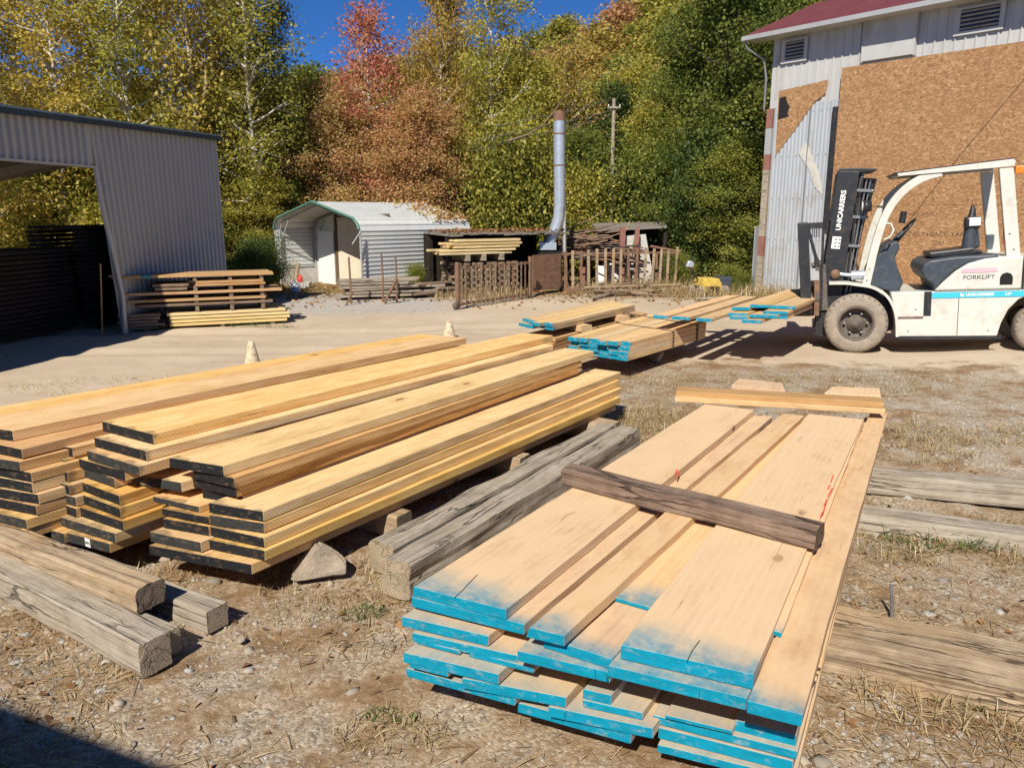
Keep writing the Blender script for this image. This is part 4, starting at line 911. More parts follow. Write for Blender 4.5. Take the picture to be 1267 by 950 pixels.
v1, v2, v3 = flakes(60, .4), flakes(52, -.9), flakes(66, 1.5)
sel = g.noise(co, 22, 2)
s1 = g.n('SeparateColor', {0: v1.outputs['Color']}); s2 = g.n('SeparateColor', {0: v2.outputs['Color']}); s3 = g.n('SeparateColor', {0: v3.outputs['Color']})
f = g.math('ADD', g.math('MULTIPLY', s1, .4), g.math('ADD', g.math('MULTIPLY', s2, .35), g.math('MULTIPLY', s3, .25)))
c = g.ramp(f, [(.18,(.21,.11,.05)),(.42,(.31,.17,.08)),(.6,(.37,.212,.102)),(.8,(.50,.32,.17))])
big = g.noise(co, 1.1, 4, .6); c = g.mix(g.mapr(big, .45, .75, 0, .55), c, (.30,.155,.07))
M['osb'] = g.done(c, .8, f, .35, .004, spec=.2)

def ribbed(L, H0, H1, pitch, depth, x0=0.0, z0=0.0, ribw=.28, y=0.0, zfun=None):
    """vertical ribbed panel in the xz plane, facing -y; heights may slope from H0 to H1"""
    xs = [x0]; ys = [y]; n = int(L/pitch)
    for i in range(n):
        a = x0 + i*pitch; p = pitch*ribw
        for dx, dy in ((pitch-p*1.6, 0), (pitch-p*1.2, -depth), (pitch-p*.4, -depth), (pitch, 0)):
            xs.append(a+dx); ys.append(y+dy)
    if xs[-1] < x0+L: xs.append(x0+L); ys.append(y)
    v = []; f = []
    for i, (a, b) in enumerate(zip(xs, ys)):
        t = (a-x0)/L
        zb = z0 if zfun is None else zfun(a); v += [(a, b, zb), (a, b, H0+(H1-H0)*t)]
        if i: f.append((2*i-2, 2*i, 2*i+1, 2*i-1))
    return v, f
def solid(o, t):
    m = o.modifiers.new('thickness', 'SOLIDIFY'); m.thickness = t; m.offset = -1; return o

# ------------------------------------------------------------------ grey metal shed (left)
S0 = at(150, 413); SB = 10.0
sh = thing('metal_shed', 'grey ribbed metal shed with a big open bay full of dark lumber', 'shed', S0, R(90-SB))
# local x: along the wall away from the camera; local -y: the visible side (right); +y: into the shed
def shed_part(name, vf, mat, th=.012):
    m = MB(); m.add(*vf); return solid(m.build(name, mat, sh), th)
v, f = ribbed(2.95, 2.72, 2.78, .118, .034, -.17, 0.0, ribw=.34)
# the sheet is bent outwards near the ground beside the opening
v = [(x + (.20*(1-z/2.2)*max(0, 1-(x+.17)/1.4) if z < 2.2 else 0), yy, z) for x, yy, z in v]
shed_part('wall', (v, f), M['grey_siding'])
v, f = ribbed(5.4, 2.60, 2.72, .118, .034, -5.57, 2.2, ribw=.34); shed_part('wall', (v, f), M['grey_siding'])
m = MB(); m.tube([(-.17,-.02,2.2),(-.14,-.035,1.7),(-.02,-.03,1.1),(.05,-.05,.5),(.03,-.03,0)], [.035]*5, 8); m.build('corner_trim', M['pale_trim'], sh)
m = MB(); m.box((-5.57,-.035,2.17),(-.17,.02,2.20)); m.build('header_trim', M['pale_trim'], sh)
m = MB(); m.box((-5.6,-.09,2.61),(-5.59,.0,2.66)); m.add([(-5.6,-.10,2.58),(2.85,-.10,2.76),(2.85,.02,2.80),(-5.6,.02,2.62),(-5.6,-.10,2.65),(2.85,-.10,2.83),(2.85,.02,2.87),(-5.6,.02,2.69)], [(0,1,5,4),(4,5,6,7),(3,7,6,2),(0,3,2,1),(0,4,7,3),(1,2,6,5)])
m.build('eave_trim', M['dark_trim'], sh)
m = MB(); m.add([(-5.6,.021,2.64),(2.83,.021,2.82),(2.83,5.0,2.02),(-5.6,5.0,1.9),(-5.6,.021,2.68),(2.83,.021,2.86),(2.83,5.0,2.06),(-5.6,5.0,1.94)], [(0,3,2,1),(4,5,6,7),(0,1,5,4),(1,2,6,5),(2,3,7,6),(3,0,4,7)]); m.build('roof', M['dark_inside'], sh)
for i, x in enumerate((-4.6,-2.6,-.7,1.1)):
    m = MB(); zt = 2.69 + x*.021; m.box((x,.06,zt-.20),(x+.05,4.95,zt-.10), M=Matrix.Rotation(0,4,'X')); 
    b = m.build('purlin', M['steel_grey'], sh); b.rotation_euler = (R(-8.5),0,0)
for (x, y, h) in ((2.74,.06,2.72),(-5.5,4.6,1.95),(-5.5,.06,2.5)):
    m = MB(); m.box((x,y,0),(x+.08,y+.08,h)); m.build('post', M['steel_grey'], sh)
m = MB(); m.box((2.81,.02,0),(2.83,.9,2.70)); m.build('end_wall', M['grey_siding'], sh)
m = MB(); m.tube([(-.05,.25,0),(-.10,.12,.95)], [.012,.012], 6); tag(m.build('leaning_stick', M['orange_lumber']), 'thin wooden stick leaning inside the open bay of the grey shed', 'stick'); bpy.data.objects['leaning_stick'].matrix_world = Matrix.LocRotScale(S0, sh.rotation_euler, None)
# lumber stacks in the shed, coloured dark for the bay's shade: boards are copies of one board
def proto_board(name, L, wd, th, mat, seed=0):
    rs = random.Random(seed); m = MB(); n = 6; vs = []; fs = []
    for i in range(n+1):
        x = L*i/n; j = lambda: rs.uniform(-.0015,.0015)
        vs += [(x,-wd/2+j(),0),(x,wd/2+j(),0),(x,wd/2+j(),th),(x,-wd/2+j(),th)]
    for i in range(n):
        for q in range(4): fs.append((i*4+q, (i+1)*4+q, (i+1)*4+(q+1)%4, i*4+(q+1)%4))
    fs = [tuple(reversed(x)) for x in fs] + [(0,3,2,1)[::-1][::-1], (n*4,n*4+1,n*4+2,n*4+3)]
    m.add(vs, fs); me = m.mesh(name, [mat]); bm = bmesh.new(); bm.from_mesh(me); bmesh.ops.recalc_face_normals(bm, faces=bm.faces); bm.to_mesh(me); bm.free(); return me
def local(origin, brg):
    a = R(90-brg); ca, sa = math.cos(a), math.sin(a); o = Vector(origin)
    return (lambda x, y, z: Vector((o.x + x*ca - y*sa, o.y + x*sa + y*ca, o.z + z))), a
rb = random.Random(5)
W_, a_ = local(S0, SB)
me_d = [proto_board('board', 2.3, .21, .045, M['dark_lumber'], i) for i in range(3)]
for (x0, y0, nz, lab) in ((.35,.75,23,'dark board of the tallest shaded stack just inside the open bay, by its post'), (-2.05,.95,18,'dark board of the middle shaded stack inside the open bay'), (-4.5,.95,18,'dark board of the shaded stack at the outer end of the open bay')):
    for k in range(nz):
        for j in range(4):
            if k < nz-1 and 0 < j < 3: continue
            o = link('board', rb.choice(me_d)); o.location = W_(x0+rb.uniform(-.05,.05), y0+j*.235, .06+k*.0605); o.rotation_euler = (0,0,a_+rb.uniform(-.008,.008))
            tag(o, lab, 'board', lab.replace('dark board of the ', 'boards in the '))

# ------------------------------------------------------------------ lumber pile beside the shed
LP, la = local(at(152,411), 66)
PX_ = 90.0
def pile_board(me, x, y, z, rz=0, sx=1.0, lab='', grp=''):
    o = link('board', me); o.location = LP(x, y, z); o.rotation_euler = (0,0,la+rz); o.scale = (sx,1,1); return tag(o, lab, 'board', grp)
m_or = [proto_board('board', 1.0, .15, .034, M['orange_lumber'], 20+i) for i in range(3)]
m_ye = [proto_board('board', 1.0, .13, .036, M['yellow_lumber'], 30+i) for i in range(3)]
m_br = [proto_board('board', 1.0, .15, .034, M['brown_lumber'], 40+i) for i in range(3)]
def layer(mes, x0, x1, z, n, lab, grp, y0=0.0, stag=.05):
    for j in range(n):
        xa = x0 + rb.uniform(-stag, stag); pile_board(rb.choice(mes), xa, y0+j*.155, z, rb.uniform(-.008,.008), (x1-x0)+rb.uniform(-stag,stag), lab, grp)
gpl = 'boards of the stickered pile beside the grey shed'
for k in range(4): layer(m_ye, .60, 2.22, .05+k*.05, 5, 'golden board in the bottom bundle of the pile beside the grey shed', 'boards in the bottom bundle beside the grey shed', stag=.04)
for k in range(5): layer(m_br, .0, .50, .03+k*.045, 4, 'short dark board in the low heap at the left of the shed pile', 'short dark boards left of the shed pile', stag=.05)
layer(m_br, .18, 2.0, .335, 4, 'warped grey board above the bottom bundle of the shed pile', 'grey boards in the shed pile')
layer(m_or, .12, 1.95, .40, 4, 'orange-brown board at half height of the shed pile', 'boards at half height of the shed pile')
layer(m_or, .08, 2.15, .50, 4, 'long orange-brown board reaching out right in the shed pile', 'long boards reaching right in the shed pile', stag=.03)
layer(m_br, .5, .95, .56, 4, 'dark stub board under the top layers of the shed pile', 'dark stub boards in the shed pile'); layer(m_br, .48, .9, .61, 4, 'dark stub board under the top layers of the shed pile', 'dark stub boards in the shed pile')
layer(m_or, .95, 1.92, .60, 4, 'short tan board beneath the top layer of the shed pile', 'short tan boards beneath the top layer'); layer(m_or, .95, 1.9, .64, 4, 'short tan board beneath the top layer of the shed pile', 'short tan boards beneath the top layer')
layer(m_or, -.02, 2.05, .735, 4, 'long orange board on the very top of the shed pile', 'top boards of the shed pile', stag=.1)
me_st = proto_board('sticker', .66, .05, .035, M['weathered_tan'], 3)
def stick(x, z, h=1.0):
    o = link('sticker', me_st); o.location = LP(x, -.06, z); o.rotation_euler = (0,0,la+R(90)); o.scale = (1,1,h); tag(o, 'spacer stick between the layers of the shed pile', 'sticker', 'spacer sticks in the shed pile')
for x in (.98,1.45,1.88):
    for z, h in ((.25,2.2),(.37,.85),(.435,1.8),(.535,1.8),(.675,1.6)): stick(x, z, h)
for x in (.3,1.3,2.0): stick(x, 0.0, 1.3)
m = MB(); m.box((.30,-.085,.728),(.44,.60,.775)); o = m.build('strap', plain('teal strap', (.06,.22,.23), .6)); o.location = LP(0,0,0); o.rotation_euler = (0,0,la); tag(o, 'teal cloth strap lying over the top boards of the shed pile', 'strap')

# ------------------------------------------------------------------ red-roofed building (right)
RB0 = at(937, 362); RBB = 140.0
rbld = thing('mill_building', 'tall pale metal building with red roof and big particle board panel', 'building', RB0, R(90-RBB))
# local x along the wall towards the camera's right, local -y = visible face
def rp(name, mb, mat, parent=rbld, **kw): return mb.build(name, mat, parent, **kw)
m = MB(); m.box((0,.02,0),(9.5,4.4,4.9)); rp('wall', m, M['white_siding'])
v, f = ribbed(9.5, 4.95, 4.95, .16, .022, 0, 3.62, ribw=.14); m = MB(); m.add(v, f); solid(rp('upper_siding', m, M['white_siding']), .01)
v, f = ribbed(1.6, 3.66, 3.66, .076, .016, .12, 0.02, ribw=.5, y=-.012); m = MB(); m.add(v, f); solid(rp('corrugated_sheet', m, M['galv_sheet']), .01)
# left end wall
m = MB(); m.box((-.02,.03,0),(-.002,4.4,4.9)); m.prism([(.03,4.9),(4.4,4.9),(2.25,5.90)], -.02, -.002, 'x'); rp('end_wall', m, M['galv_sheet'])
# corner boards, banded red and grey
for i, (z0, z1, mt) in enumerate(((0,.75,'weathered'),(.75,1.15,'red_post'),(1.15,2.45,'weathered'),(2.45,2.75,'red_post'),(2.75,3.25,'pale_trim'),(3.25,3.62,'red_post'))):
    m = MB(); m.box((-.03,-.05,z0+.002),(.105,.015,z1)); rp('corner_board', m, M[mt])
m = MB(); m.box((-.16,.0,0),(-.14,.35,1.35)); m.box((-.14,.33,0),(-.025,.35,1.35)); rp('corner_sheet', m, M['galv_sheet'])
# roof
m = MB(); N = 60; rise = 1.05; 
vs = []; fs = []
for i in range(N*4+1):
    x = -.42 + 10.2*i/(N*4); h = .02 if i % 4 == 0 else 0
    vs += [(x,-.42,4.955+h),(x,2.25,4.955+rise+h)]
    if i: fs.append((2*i-2, 2*i, 2*i+1, 2*i-1))
m.add(vs, fs); rf = solid(rp('roof', m, M['red_roof']), .03)
m = MB(); m.add([(-.42,2.252,5.97),(9.78,2.252,5.97),(9.78,4.8,4.95),(-.42,4.8,4.95)], [(0,1,2,3)]); solid(m.build('rear_slope', M['red_roof'], rf), .03)
m = MB(); m.box((-.44,-.455,4.885),(9.8,-.423,4.965)); m.build('fascia', M['pale_trim'], rf)
m = MB(); m.box((-.42,-.42,4.895),(9.78,.0,4.91)); m.build('soffit', M['white_siding'], rf)
m = MB(); m.tube([(-.40,-.40,4.9),(-.36,-.36,4.75),(-.14,-.10,4.55),(-.09,-.06,4.2),(-.09,-.06,3.6)], .022, 8); rp('downspout', m, M['steel_grey'])
# louvred windows
for x0, x1 in ((.20,.74),(3.32,4.05)):
    m = MB(); m.box((x0,-.055,4.42),(x1,-.018,4.84)); win = rp('window', m, M['white_siding'])
    m = MB(); m.box((x0+.09,-.062,4.48),(x1-.07,-.057,4.80)); m.build('pane', M['glass'], win)
    m = MB()
    for k in range(5): m.box((x0+.09,-.072,4.50+k*.064),(x1-.07,-.064,4.525+k*.064))
    m.build('slat', M['weathered'], win)
m = MB(); m.box((1.84,-.09,4.24),(2.72,-.02,4.93)); m.box((1.82,-.10,4.22),(1.84,-.01,4.95)); m.box((2.72,-.10,4.22),(2.74,-.01,4.95)); rp('hatch_panel', m, M['white_siding'])
# particle board panel on a raised frame, in sheets
for i in range(6):
    for j, (z0, z1) in enumerate(((.35,1.74),(1.743,4.17))):
        x0 = 1.52 + i*1.223; m = MB(); pr_ = rb.uniform(0,.006); m.box((x0+.0015,-.165-pr_*.5,z0),(x0+1.2215,-.15-pr_*.5,z1-.001)); sheet = rp('particle_board', m, M['osb'])
        m = MB()
        for xx in (.03, .60, 1.19):
            for zz in np.arange(z0+.08, z1-.03, .22): m.box((x0+xx-.006,-.1665-pr_*.5,zz-.006),(x0+xx+.006,-.164-pr_*.5,zz+.006))
        m.build('nail', M['rim'], sheet)
m = MB()
for x in np.arange(.2, 1.7, .152):
    for z in (.3, 1.1, 1.9, 2.7, 3.5): m.box((x-.006,-.036,z-.006),(x+.006,-.03,z+.006))
rp('screw', m, M['rust'])
m = MB(); m.box((.88,-.034,.02),(.90,-.029,3.62)); rp('sheet_lap', m, M['steel_grey'])
m = MB(); m.box((1.54,-.148,.3),(8.8,.015,4.15)); rp('panel_frame', m, M['weathered_tan'])
m = MB(); m.box((1.37,-.10,1.3),(1.545,-.03,3.52)); rp('shade_strip', m, M['steel_black'])  # dark sheet stands in for the shade beside the particle board
# torn sheet showing boards behind
m = MB(); m.prism([(.20,3.93),(1.20,4.02),(1.17,3.78),(.98,3.66),(.86,3.52),(.62,3.2),(.45,3.0),(.22,2.72)], -.040, -.030, 'y'); rp('torn_patch', m, M['osb'])
m = MB(); m.prism([(.225,3.80),(.36,3.82),(.40,3.70),(.46,3.62),(.42,3.5),(.46,3.44),(.225,3.40)], -.045, -.0405, 'y'); rp('hole', m, M['black'])
m = MB(); m.prism([(.70,2.75),(.95,2.45),(1.1,2.1),(1.28,1.95),(1.2,2.3),(1.02,2.65),(.85,2.95)], -.0335, -.0305, 'y'); rp('filler_patch', m, M['grout'])
def wall_text(body, x, z, size, mat, sx=1.0):
    text_mesh('lettering', body, size, mat, frame((x, -.1662, z), (1,0,0), (0,0,1)), rbld, .0004, 'LEFT', .0, sx)
def on_wall(px, py):
    d = sight(px, py); b = bearing(RBB); nx, ny = b.y, -b.x; t = (RB0.x*nx + RB0.y*ny)/(d[0]*nx + d[1]*ny)
    p = Vector((d[0]*t, d[1]*t, CAM_H + d[2]*t)); return ((p-RB0).dot(b), p.z)
for body, px, py, h in (('PARKING IN BACK YARD', 1112, 289, .115),('MAIL FOOD', 1133, 266, .09),('2787', 1162, 301, .10)):
    x, z = on_wall(px, py); wall_text(body, x*.985, z, h, M['faint_ink'], 1.0)
x0, z0 = on_wall(1267, 92); x1, z1 = on_wall(1122, 284)
m = MB(); m.tube([(x0+.4,-.19,z0+.35),((x0+x1)/2,-.185,(z0+z1)/2-.04),(x1,-.18,z1)], .003, 6); rp('cable', m, M['steel_black'])

# ------------------------------------------------------------------ carport with rounded roof
CB = 43.0; C0 = Vector((-3.02, 15.6, 0)); C_, ca_ = local(C0, CB)
cp = thing('carport', 'round-shouldered white metal carport with green edge and closed-in end', 'carport', C0, ca_)
# local x = into the carport, local y = to its left; floor width 2.4
prof = [(0,0),(0,1.28),(.05,1.40),(.18,1.50),(1.6,1.84),(3.02,1.50),(3.15,1.40),(3.2,1.26),(3.2,.42)]
def ridged(pr, step=.085, dep=.012):
    out = []
    for i in range(len(pr)-1):
        p, q = Vector(pr[i]), Vector(pr[i+1]); n = max(1, int((q-p).length/step)); t = (q-p).normalized(); nn = Vector((-t.y, t.x))
        for k in range(n):
            a = p.lerp(q, k/n); b = p.lerp(q, (k+.75)/n); out += [tuple(a), tuple(b + nn*0), tuple(p.lerp(q, (k+.8)/n) + nn*dep), tuple(p.lerp(q, (k+.97)/n) + nn*dep)]
    out.append(pr[-1]); return out
rp_ = ridged([(y, z) for y, z in prof]); L_ = 3.05; m = MB()
for i in range(len(rp_)-1):
    (y0, z0), (y1, z1) = rp_[i], rp_[i+1]
    zb = .32 if i == 0 and z0 == 0 else z0
    m.add([(0,y0,z0),(L_,y0,z0),(L_,y1,z1),(0,y1,z1)], [(0,1,2,3)])
solid(m.build('shell', M['carport_metal'], cp), .012)
m = MB(); pr3 = [(-.015, y, z+.012) for y, z in prof[1:-1]]; m.tube(pr3, .028, 6); m.build('edge_trim', M['green_trim'], cp)
for x in (.10, 1.0):
    m = MB(); m.tube([(x, .06, 0), (x,.06,1.2),(x,.22,1.44),(x,1.6,1.78),(x,2.98,1.44),(x,3.14,1.2),(x,3.14,.3)], .022, 6); m.build('frame_hoop', M['pale_trim'], cp)
    m = MB(); m.tube([(x, 3.14, .95), (x, 2.7, 1.5)], .018, 6); m.build('brace', M['pale_trim'], cp)
m = MB(); m.tube([(.02,3.16,.40),(2.0,3.16,.40)], .025, 6); m.build('base_rail', M['pale_trim'], cp)
m = MB(); m.box((.05,3.10,0),(2.5,3.18,.36)); m.build('block_wall', M['grout'], cp)
# closed end wall with the door
m = MB(); yy = [y for y, z in prof]; 
m.prism([(0.02,0),(.02,1.26),(.18,1.47),(1.6,1.81),(3.02,1.47),(3.18,1.2),(3.18,0)], 1.02, 1.05, 'x'); ew = m.build('inner_wall', M['carport_metal'], cp)
m = MB()
for k in range(14): m.box((1.008,.05,.1+k*.1),(1.018,3.0,.112+k*.1))
m.build('board_line', M['pale_trim'], cp)
m = MB(); m.box((.985,2.36,0),(1.005,2.98,1.22)); dr = m.build('door', plain('white door paint', (.74,.73,.70), .5, .05), cp)
m = MB(); m.lathe([(.0,0),(.016,.002),(.02,.02),(.012,.035),(0,.037)], 10, M=frame((.984,2.46,.6),(0,1,0),(0,0,1))); m.build('handle', M['steel_grey'], dr)
m = MB(); m.box((.97,2.20,0),(1.007,2.29,1.60)); m.box((.97,.30,1.52),(1.007,2.20,1.60)); m.build('door_post', M['dark_timber'], cp)
m = MB(); m.box((.99,.30,.0),(1.006,2.195,1.515)); m.build('plywood_sheet', plain('cream plywood', (.66,.60,.46), .7, .08), cp)
m = MB(); m.tube([(.30,2.8,.5),(.08,2.62,0)], [.05,.055], 8); o = m.build('prop_post', M['weathered_tan']); o.location = C0; o.rotation_euler = (0,0,ca_); tag(o, 'leaning wooden prop post at the left mouth of the carport', 'post')
m = MB(); m.tube([(-.05,-.10,1.28),(-.05,-.10,.15)], .016, 6); m.tube([(-.05,-.10,1.25),(-.3,-.16,1.02)], .014, 6); m.build('corner_pipe', M['pale_trim'], cp)
# vines creeping over the back of the carport roof
Q = []
for k in range(420):
    u_ = rb.gauss(2.6,.35); s_ = rb.uniform(0, 1); yv = 1.65*s_**1.6; 
    zv = 1.87 - .38*max(0,(1.6-yv))/1.6 + rb.gauss(0,.025); p = C_(min(max(u_,1.6),3.0), yv, zv); Q.append(p)
Q = np.array([tuple(q) for q in Q]); o = leaves('creeper', Q[:,0], Q[:,1], rng.uniform(.05,.10,len(Q)), LM['rust'], z=Q[:,2], tilt=.8); tag(o, 'rust coloured creeper spilling over the back of the carport roof', 'creeper')
# jugs by the carport
def jug(loc, mat, lab, s=1.0):
    t = thing('jug', lab, 'jug', loc, .4); m = MB()
    m.lathe([(0,0),(.10*s,0),(.115*s,.02*s),(.115*s,.17*s),(.08*s,.22*s),(.035*s,.24*s),(.03*s,.27*s),(0,.27*s)], 14); m.build('body', mat, t)
    m = MB(); m.tube([(-.09*s,0,.19*s),(-.08*s,0,.29*s),(.02*s,0,.30*s),(.04*s,0,.26*s)], .014*s, 6); m.build('handle', mat, t)
jug(at(366,362), M['white_text'], 'white plastic jug standing on gravel by the carport', .85)
p = at(367,357); jug(p + Vector((0.02,.25,.12)), M['red_plastic'], 'red fuel jug standing behind the white jug near the carport', .55)
m = MB(); m.box((-.22,-.15,0),(.22,.15,.118)); m.build('block', M['grout']); o = bpy.data.objects['block']; o.location = p + Vector((0.02,.25,0)); tag(o, 'low concrete block under the red fuel jug', 'block')

# ------------------------------------------------------------------ weathered lumber rack in front of the carport
D0 = at(417, 372); D1 = at(566, 366); db = math.degrees(math.atan2(D1.x-D0.x, D1.y-D0.y)); DL, da = local(D0, db)
m_gy = [proto_board('board', 1.0, .13, .04, M['weathered'], 60+i) for i in range(3)]
for k in range(6):
    for j in range(3):
        o = link('board', rb.choice(m_gy)); o.location = DL(rb.uniform(-.05,.25)+.02*k, j*.15, .06+k*.055); o.rotation_euler = (0, rb.uniform(-.02,.02), da+rb.uniform(-.05,.05)); o.scale = (rb.uniform(1.7,2.2) if k < 4 else rb.uniform(1.0,1.5),1,1); tag(o, 'old grey board in the rusty rack in front of the carport', 'board', 'grey boards in the rack by the carport')
for i in range(7):
    o = link('board', rb.choice(m_br)); o.location = DL(1.2+rb.uniform(0,.8), -.2+rb.uniform(0,.5), .04+rb.uniform(0,.25)); o.rotation_euler = (0, rb.uniform(-.08,.08), da+rb.uniform(-.4,.4)); o.scale = (rb.uniform(.7,1.2),1,1); tag(o, 'loose brown board strewn right of the rusty rack', 'board', 'loose boards right of the rack')
for (px, top, base, lab) in ((434,318,376,'rusty upright of the rack nearest the carport door'),(474,313,374,'tallest rusty upright of the rack by the carport'),(491,318,374,'rusty upright of the rack with a slanting brace beside it')):
    p = at(px, base); t_ = aty(px, top, p.y); m = MB(); m.tube([(0,0,-.02),(.01,0,t_.z*.5),(0,0,t_.z)], [.022,.02,.018], 6)
    o = m.build('rack_post', M['rust']); o.location = p; tag(o, lab, 'post')
p = at(476,376); q = aty(491,345,p.y); m = MB(); m.tube([(0,0,.02),tuple(q-p)], .03, 6); o = m.build('rack_brace', M['rust']); o.location = p; tag(o, 'slanting rusty brace at the foot of the rack', 'brace')
p = at(428,378); q = aty(437,360,p.y); m = MB(); m.tube([(0,0,.0),tuple(q-p)], .02, 6); o = m.build('rack_brace', M['rust']); o.location = p; tag(o, 'short rusty strut left of the rack uprights', 'brace')

# ------------------------------------------------------------------ rusty gate, steel panel and paling fence
def fence_panel(name, A, B, h, n, label, cat, mat='rust', z0=.04, tip=0.0, pw=.02, lean=0.0):
    d = B - A; L = d.length; ang = math.atan2(d.y, d.x); t = thing(name, label, cat, A, ang)
    for z in (z0+.02, h-.06): m = MB(); m.box((0,-.02,z),(L,.02,z+.045)); m.build('rail', M[mat], t)
    for i in range(n):
        x = L*(i+.5)/n + rb.uniform(-.01,.01); hh = h + rb.uniform(0, tip); m = MB(); l = rb.uniform(-lean,lean)
        m.add([(x-pw/2,-.032,z0),(x+pw/2,-.032,z0),(x+pw/2,-.022,z0),(x-pw/2,-.022,z0),(x-pw/2+l,-.032,hh),(x+pw/2+l,-.032,hh),(x+pw/2+l,-.022,hh),(x-pw/2+l,-.022,hh)], [(0,3,2,1),(4,5,6,7),(0,1,5,4),(1,2,6,5),(2,3,7,6),(3,0,4,7)]); m.build('paling', M[mat if rb.random() < .45 else 'weathered_tan'], t)
    return t
FA, FB = at(567,383), at(656,369)
t = fence_panel('metal_gate', FA, FB, .72, 16, 'rusty gate of thin upright bars on a small wheel in front of stacked sticks', 'gate', pw=.035)
for x in (0, (FB-FA).length): m = MB(); m.box((x-.03,-.03,.0),(x+.03,.03,.80)); m.build('gate_post', M['rust'], t)
m = MB(); m.lathe([(.0,-.03),(.06,-.03),(.07,-.01),(.07,.01),(.06,.03),(0,.03)], 16, M=frame((-.06,0,.07),(1,0,0),(0,0,1))); m.build('gate_wheel', M['rim'], t)
PA, PB = at(659,366), at(693,362); d = PB-PA; m = MB(); m.box((0,-.012,.10),(d.length,.012,.80)); o = m.build('steel_panel', M['rust']); o.location = PA; o.rotation_euler = (0,0,math.atan2(d.y,d.x)); tag(o, 'solid rust brown sheet panel between gate and paling fence', 'panel')
QA, QB = at(694,361), at(838,357); QA = QA + Vector((0,.1,0))
t = fence_panel('paling_fence', QA, QB, .82, 15, 'long rusty paling fence with uneven bars in front of the rod heap', 'fence', pw=.06, tip=.08, lean=.03)
m = MB(); m.box((0,-.06,.0),((QB-QA).length,.06,.06)); m.build('sill_beam', M['rust'], t)
for (px, base, top, r_, mt, lab) in ((722,352,287,.045,'red_post','faded red post in front of the rod heap'),(769,352,281,.06,'red_post','thick red post, left of two before the white slab'),(786,352,283,.05,'red_post','red post with a wooden strip, right of two before the white slab'),(700,356,310,.04,'rust','short rusty post where the flue pipe meets the fence'),(812,352,312,.03,'rust','thin brown post at the right part of the paling fence'),(829,352,314,.04,'weathered_tan','bare wooden post at the right end of the paling fence'),(839,352,309,.035,'weathered_tan','last weathered post right of the paling fence')):
    p = at(px, base); z = aty(px, top, p.y).z; m = MB(); m.box((-r_,-r_*.6,0),(r_,r_*.6,z)); o = m.build('post', M[mt]); o.location = p; o.rotation_euler = (0,R(rb.uniform(-2,2)),rb.uniform(-.2,.2)); tag(o, lab, 'post')
p = at(789,352); q = aty(778,275,p.y+.05); m = MB(); m.tube([tuple(aty(768,300,p.y+.08)), tuple(aty(779,274,p.y+.08))], .02, 4); 
o = m.build('slanting_board', M['weathered_tan']); tag(o, 'slanting grey strip nailed to the top of the left red post', 'board')
m = MB(); m.tube([tuple(aty(781,312,p.y+.08)), tuple(aty(791,274,p.y+.08))], .02, 4); o = m.build('slanting_board', M['weathered_tan']); tag(o, 'slanting grey strip nailed to the top of the right red post', 'board')
m = MB(); m.tube([tuple(aty(805,305,17.4)), tuple(aty(838,311,17.6))], .03, 6); o = m.build('red_bar', M['red_post']); tag(o, 'faded red bar lying across the posts at the fence end', 'bar')

# ------------------------------------------------------------------ lean-to with bark roof and stacked sticks
K0 = aty(552, 360, 15.6); K0.z = 0; K1 = aty(692, 360, 17.2); K1.z = 0
kb = math.degrees(math.atan2(K1.x-K0.x, K1.y-K0.y)); KL, ka = local(K0, kb); kl = (K1-K0).length
lt = thing('lean_to', 'low open lean-to with old bark-strewn tin roof over stacked lumber', 'lean-to', K0, ka)
zr = aty(600, 291, 16.2).z
m = MB(); nseg = 14
for i in range(nseg):
    x0, x1 = kl*i/nseg+.02, kl*(i+1)/nseg+.06; dz = rb.uniform(-.02,.03); m.add([(x0,-.25,zr+dz),(x1,-.25,zr+dz+.01),(x1,.95,zr+.04+dz),(x0,.95,zr+.04+dz),(x0,-.25,zr+dz+.03),(x1,-.25,zr+dz+.04),(x1,.95,zr+.08+dz),(x0,.95,zr+.08+dz)], [(0,3,2,1),(4,5,6,7),(0,1,5,4),(1,2,6,5),(2,3,7,6),(3,0,4,7)])
m.build('roof', M['tin_roof'], lt)
for x in (.1, kl*.5, kl-.1):
    for y in (0.05, .85): m = MB(); m.box((x-.05,y-.05,0),(x+.05,y+.05,zr+.02*y)); m.build('post', M['dark_lumber'], lt)
m = MB(); m.box((.0,.90,0),(kl,.93,zr+.03)); m.build('back_wall', M['dark_lumber'], lt)
ks = proto_board('board', 1.0, .14, .045, M['yellow_lumber'], 71); ks2 = proto_board('board', 1.0, .12, .04, M['yellow_lumber'], 72)
for k in range(5):
    for j in range(3):
        o = link('board', rb.choice([ks, ks2])); x0 = [-.25,-.35,-.05,-.1,.0][k]+rb.uniform(-.05,.1); o.location = KL(x0, -.32+j*.17, zr-.355+k*.062); o.rotation_euler = (0,0,ka+rb.uniform(-.012,.012)); o.scale = ([1.65,1.75,1.6,1.65,1.5][k]+rb.uniform(-.1,.1),1,1); tag(o, 'pale yellow board stacked under the bark-strewn lean-to roof', 'board', 'pale boards under the lean-to roof')
for x in (.25,.62,1.05):
    m = MB(); m.box((x,-.4,zr-.485),(x+.09,.3,zr-.36)); o = m.build('bearer', M['weathered']); o.location = K0; o.rotation_euler = (0,0,ka); tag(o, 'grey bearer block under the pale boards of the lean-to', 'bearer', 'bearer blocks under the pale boards')
st1 = proto_board('stick', 1.0, .07, .05, M['brown_lumber'], 81); st2 = proto_board('stick', 1.0, .07, .05, M['weathered_tan'], 82)
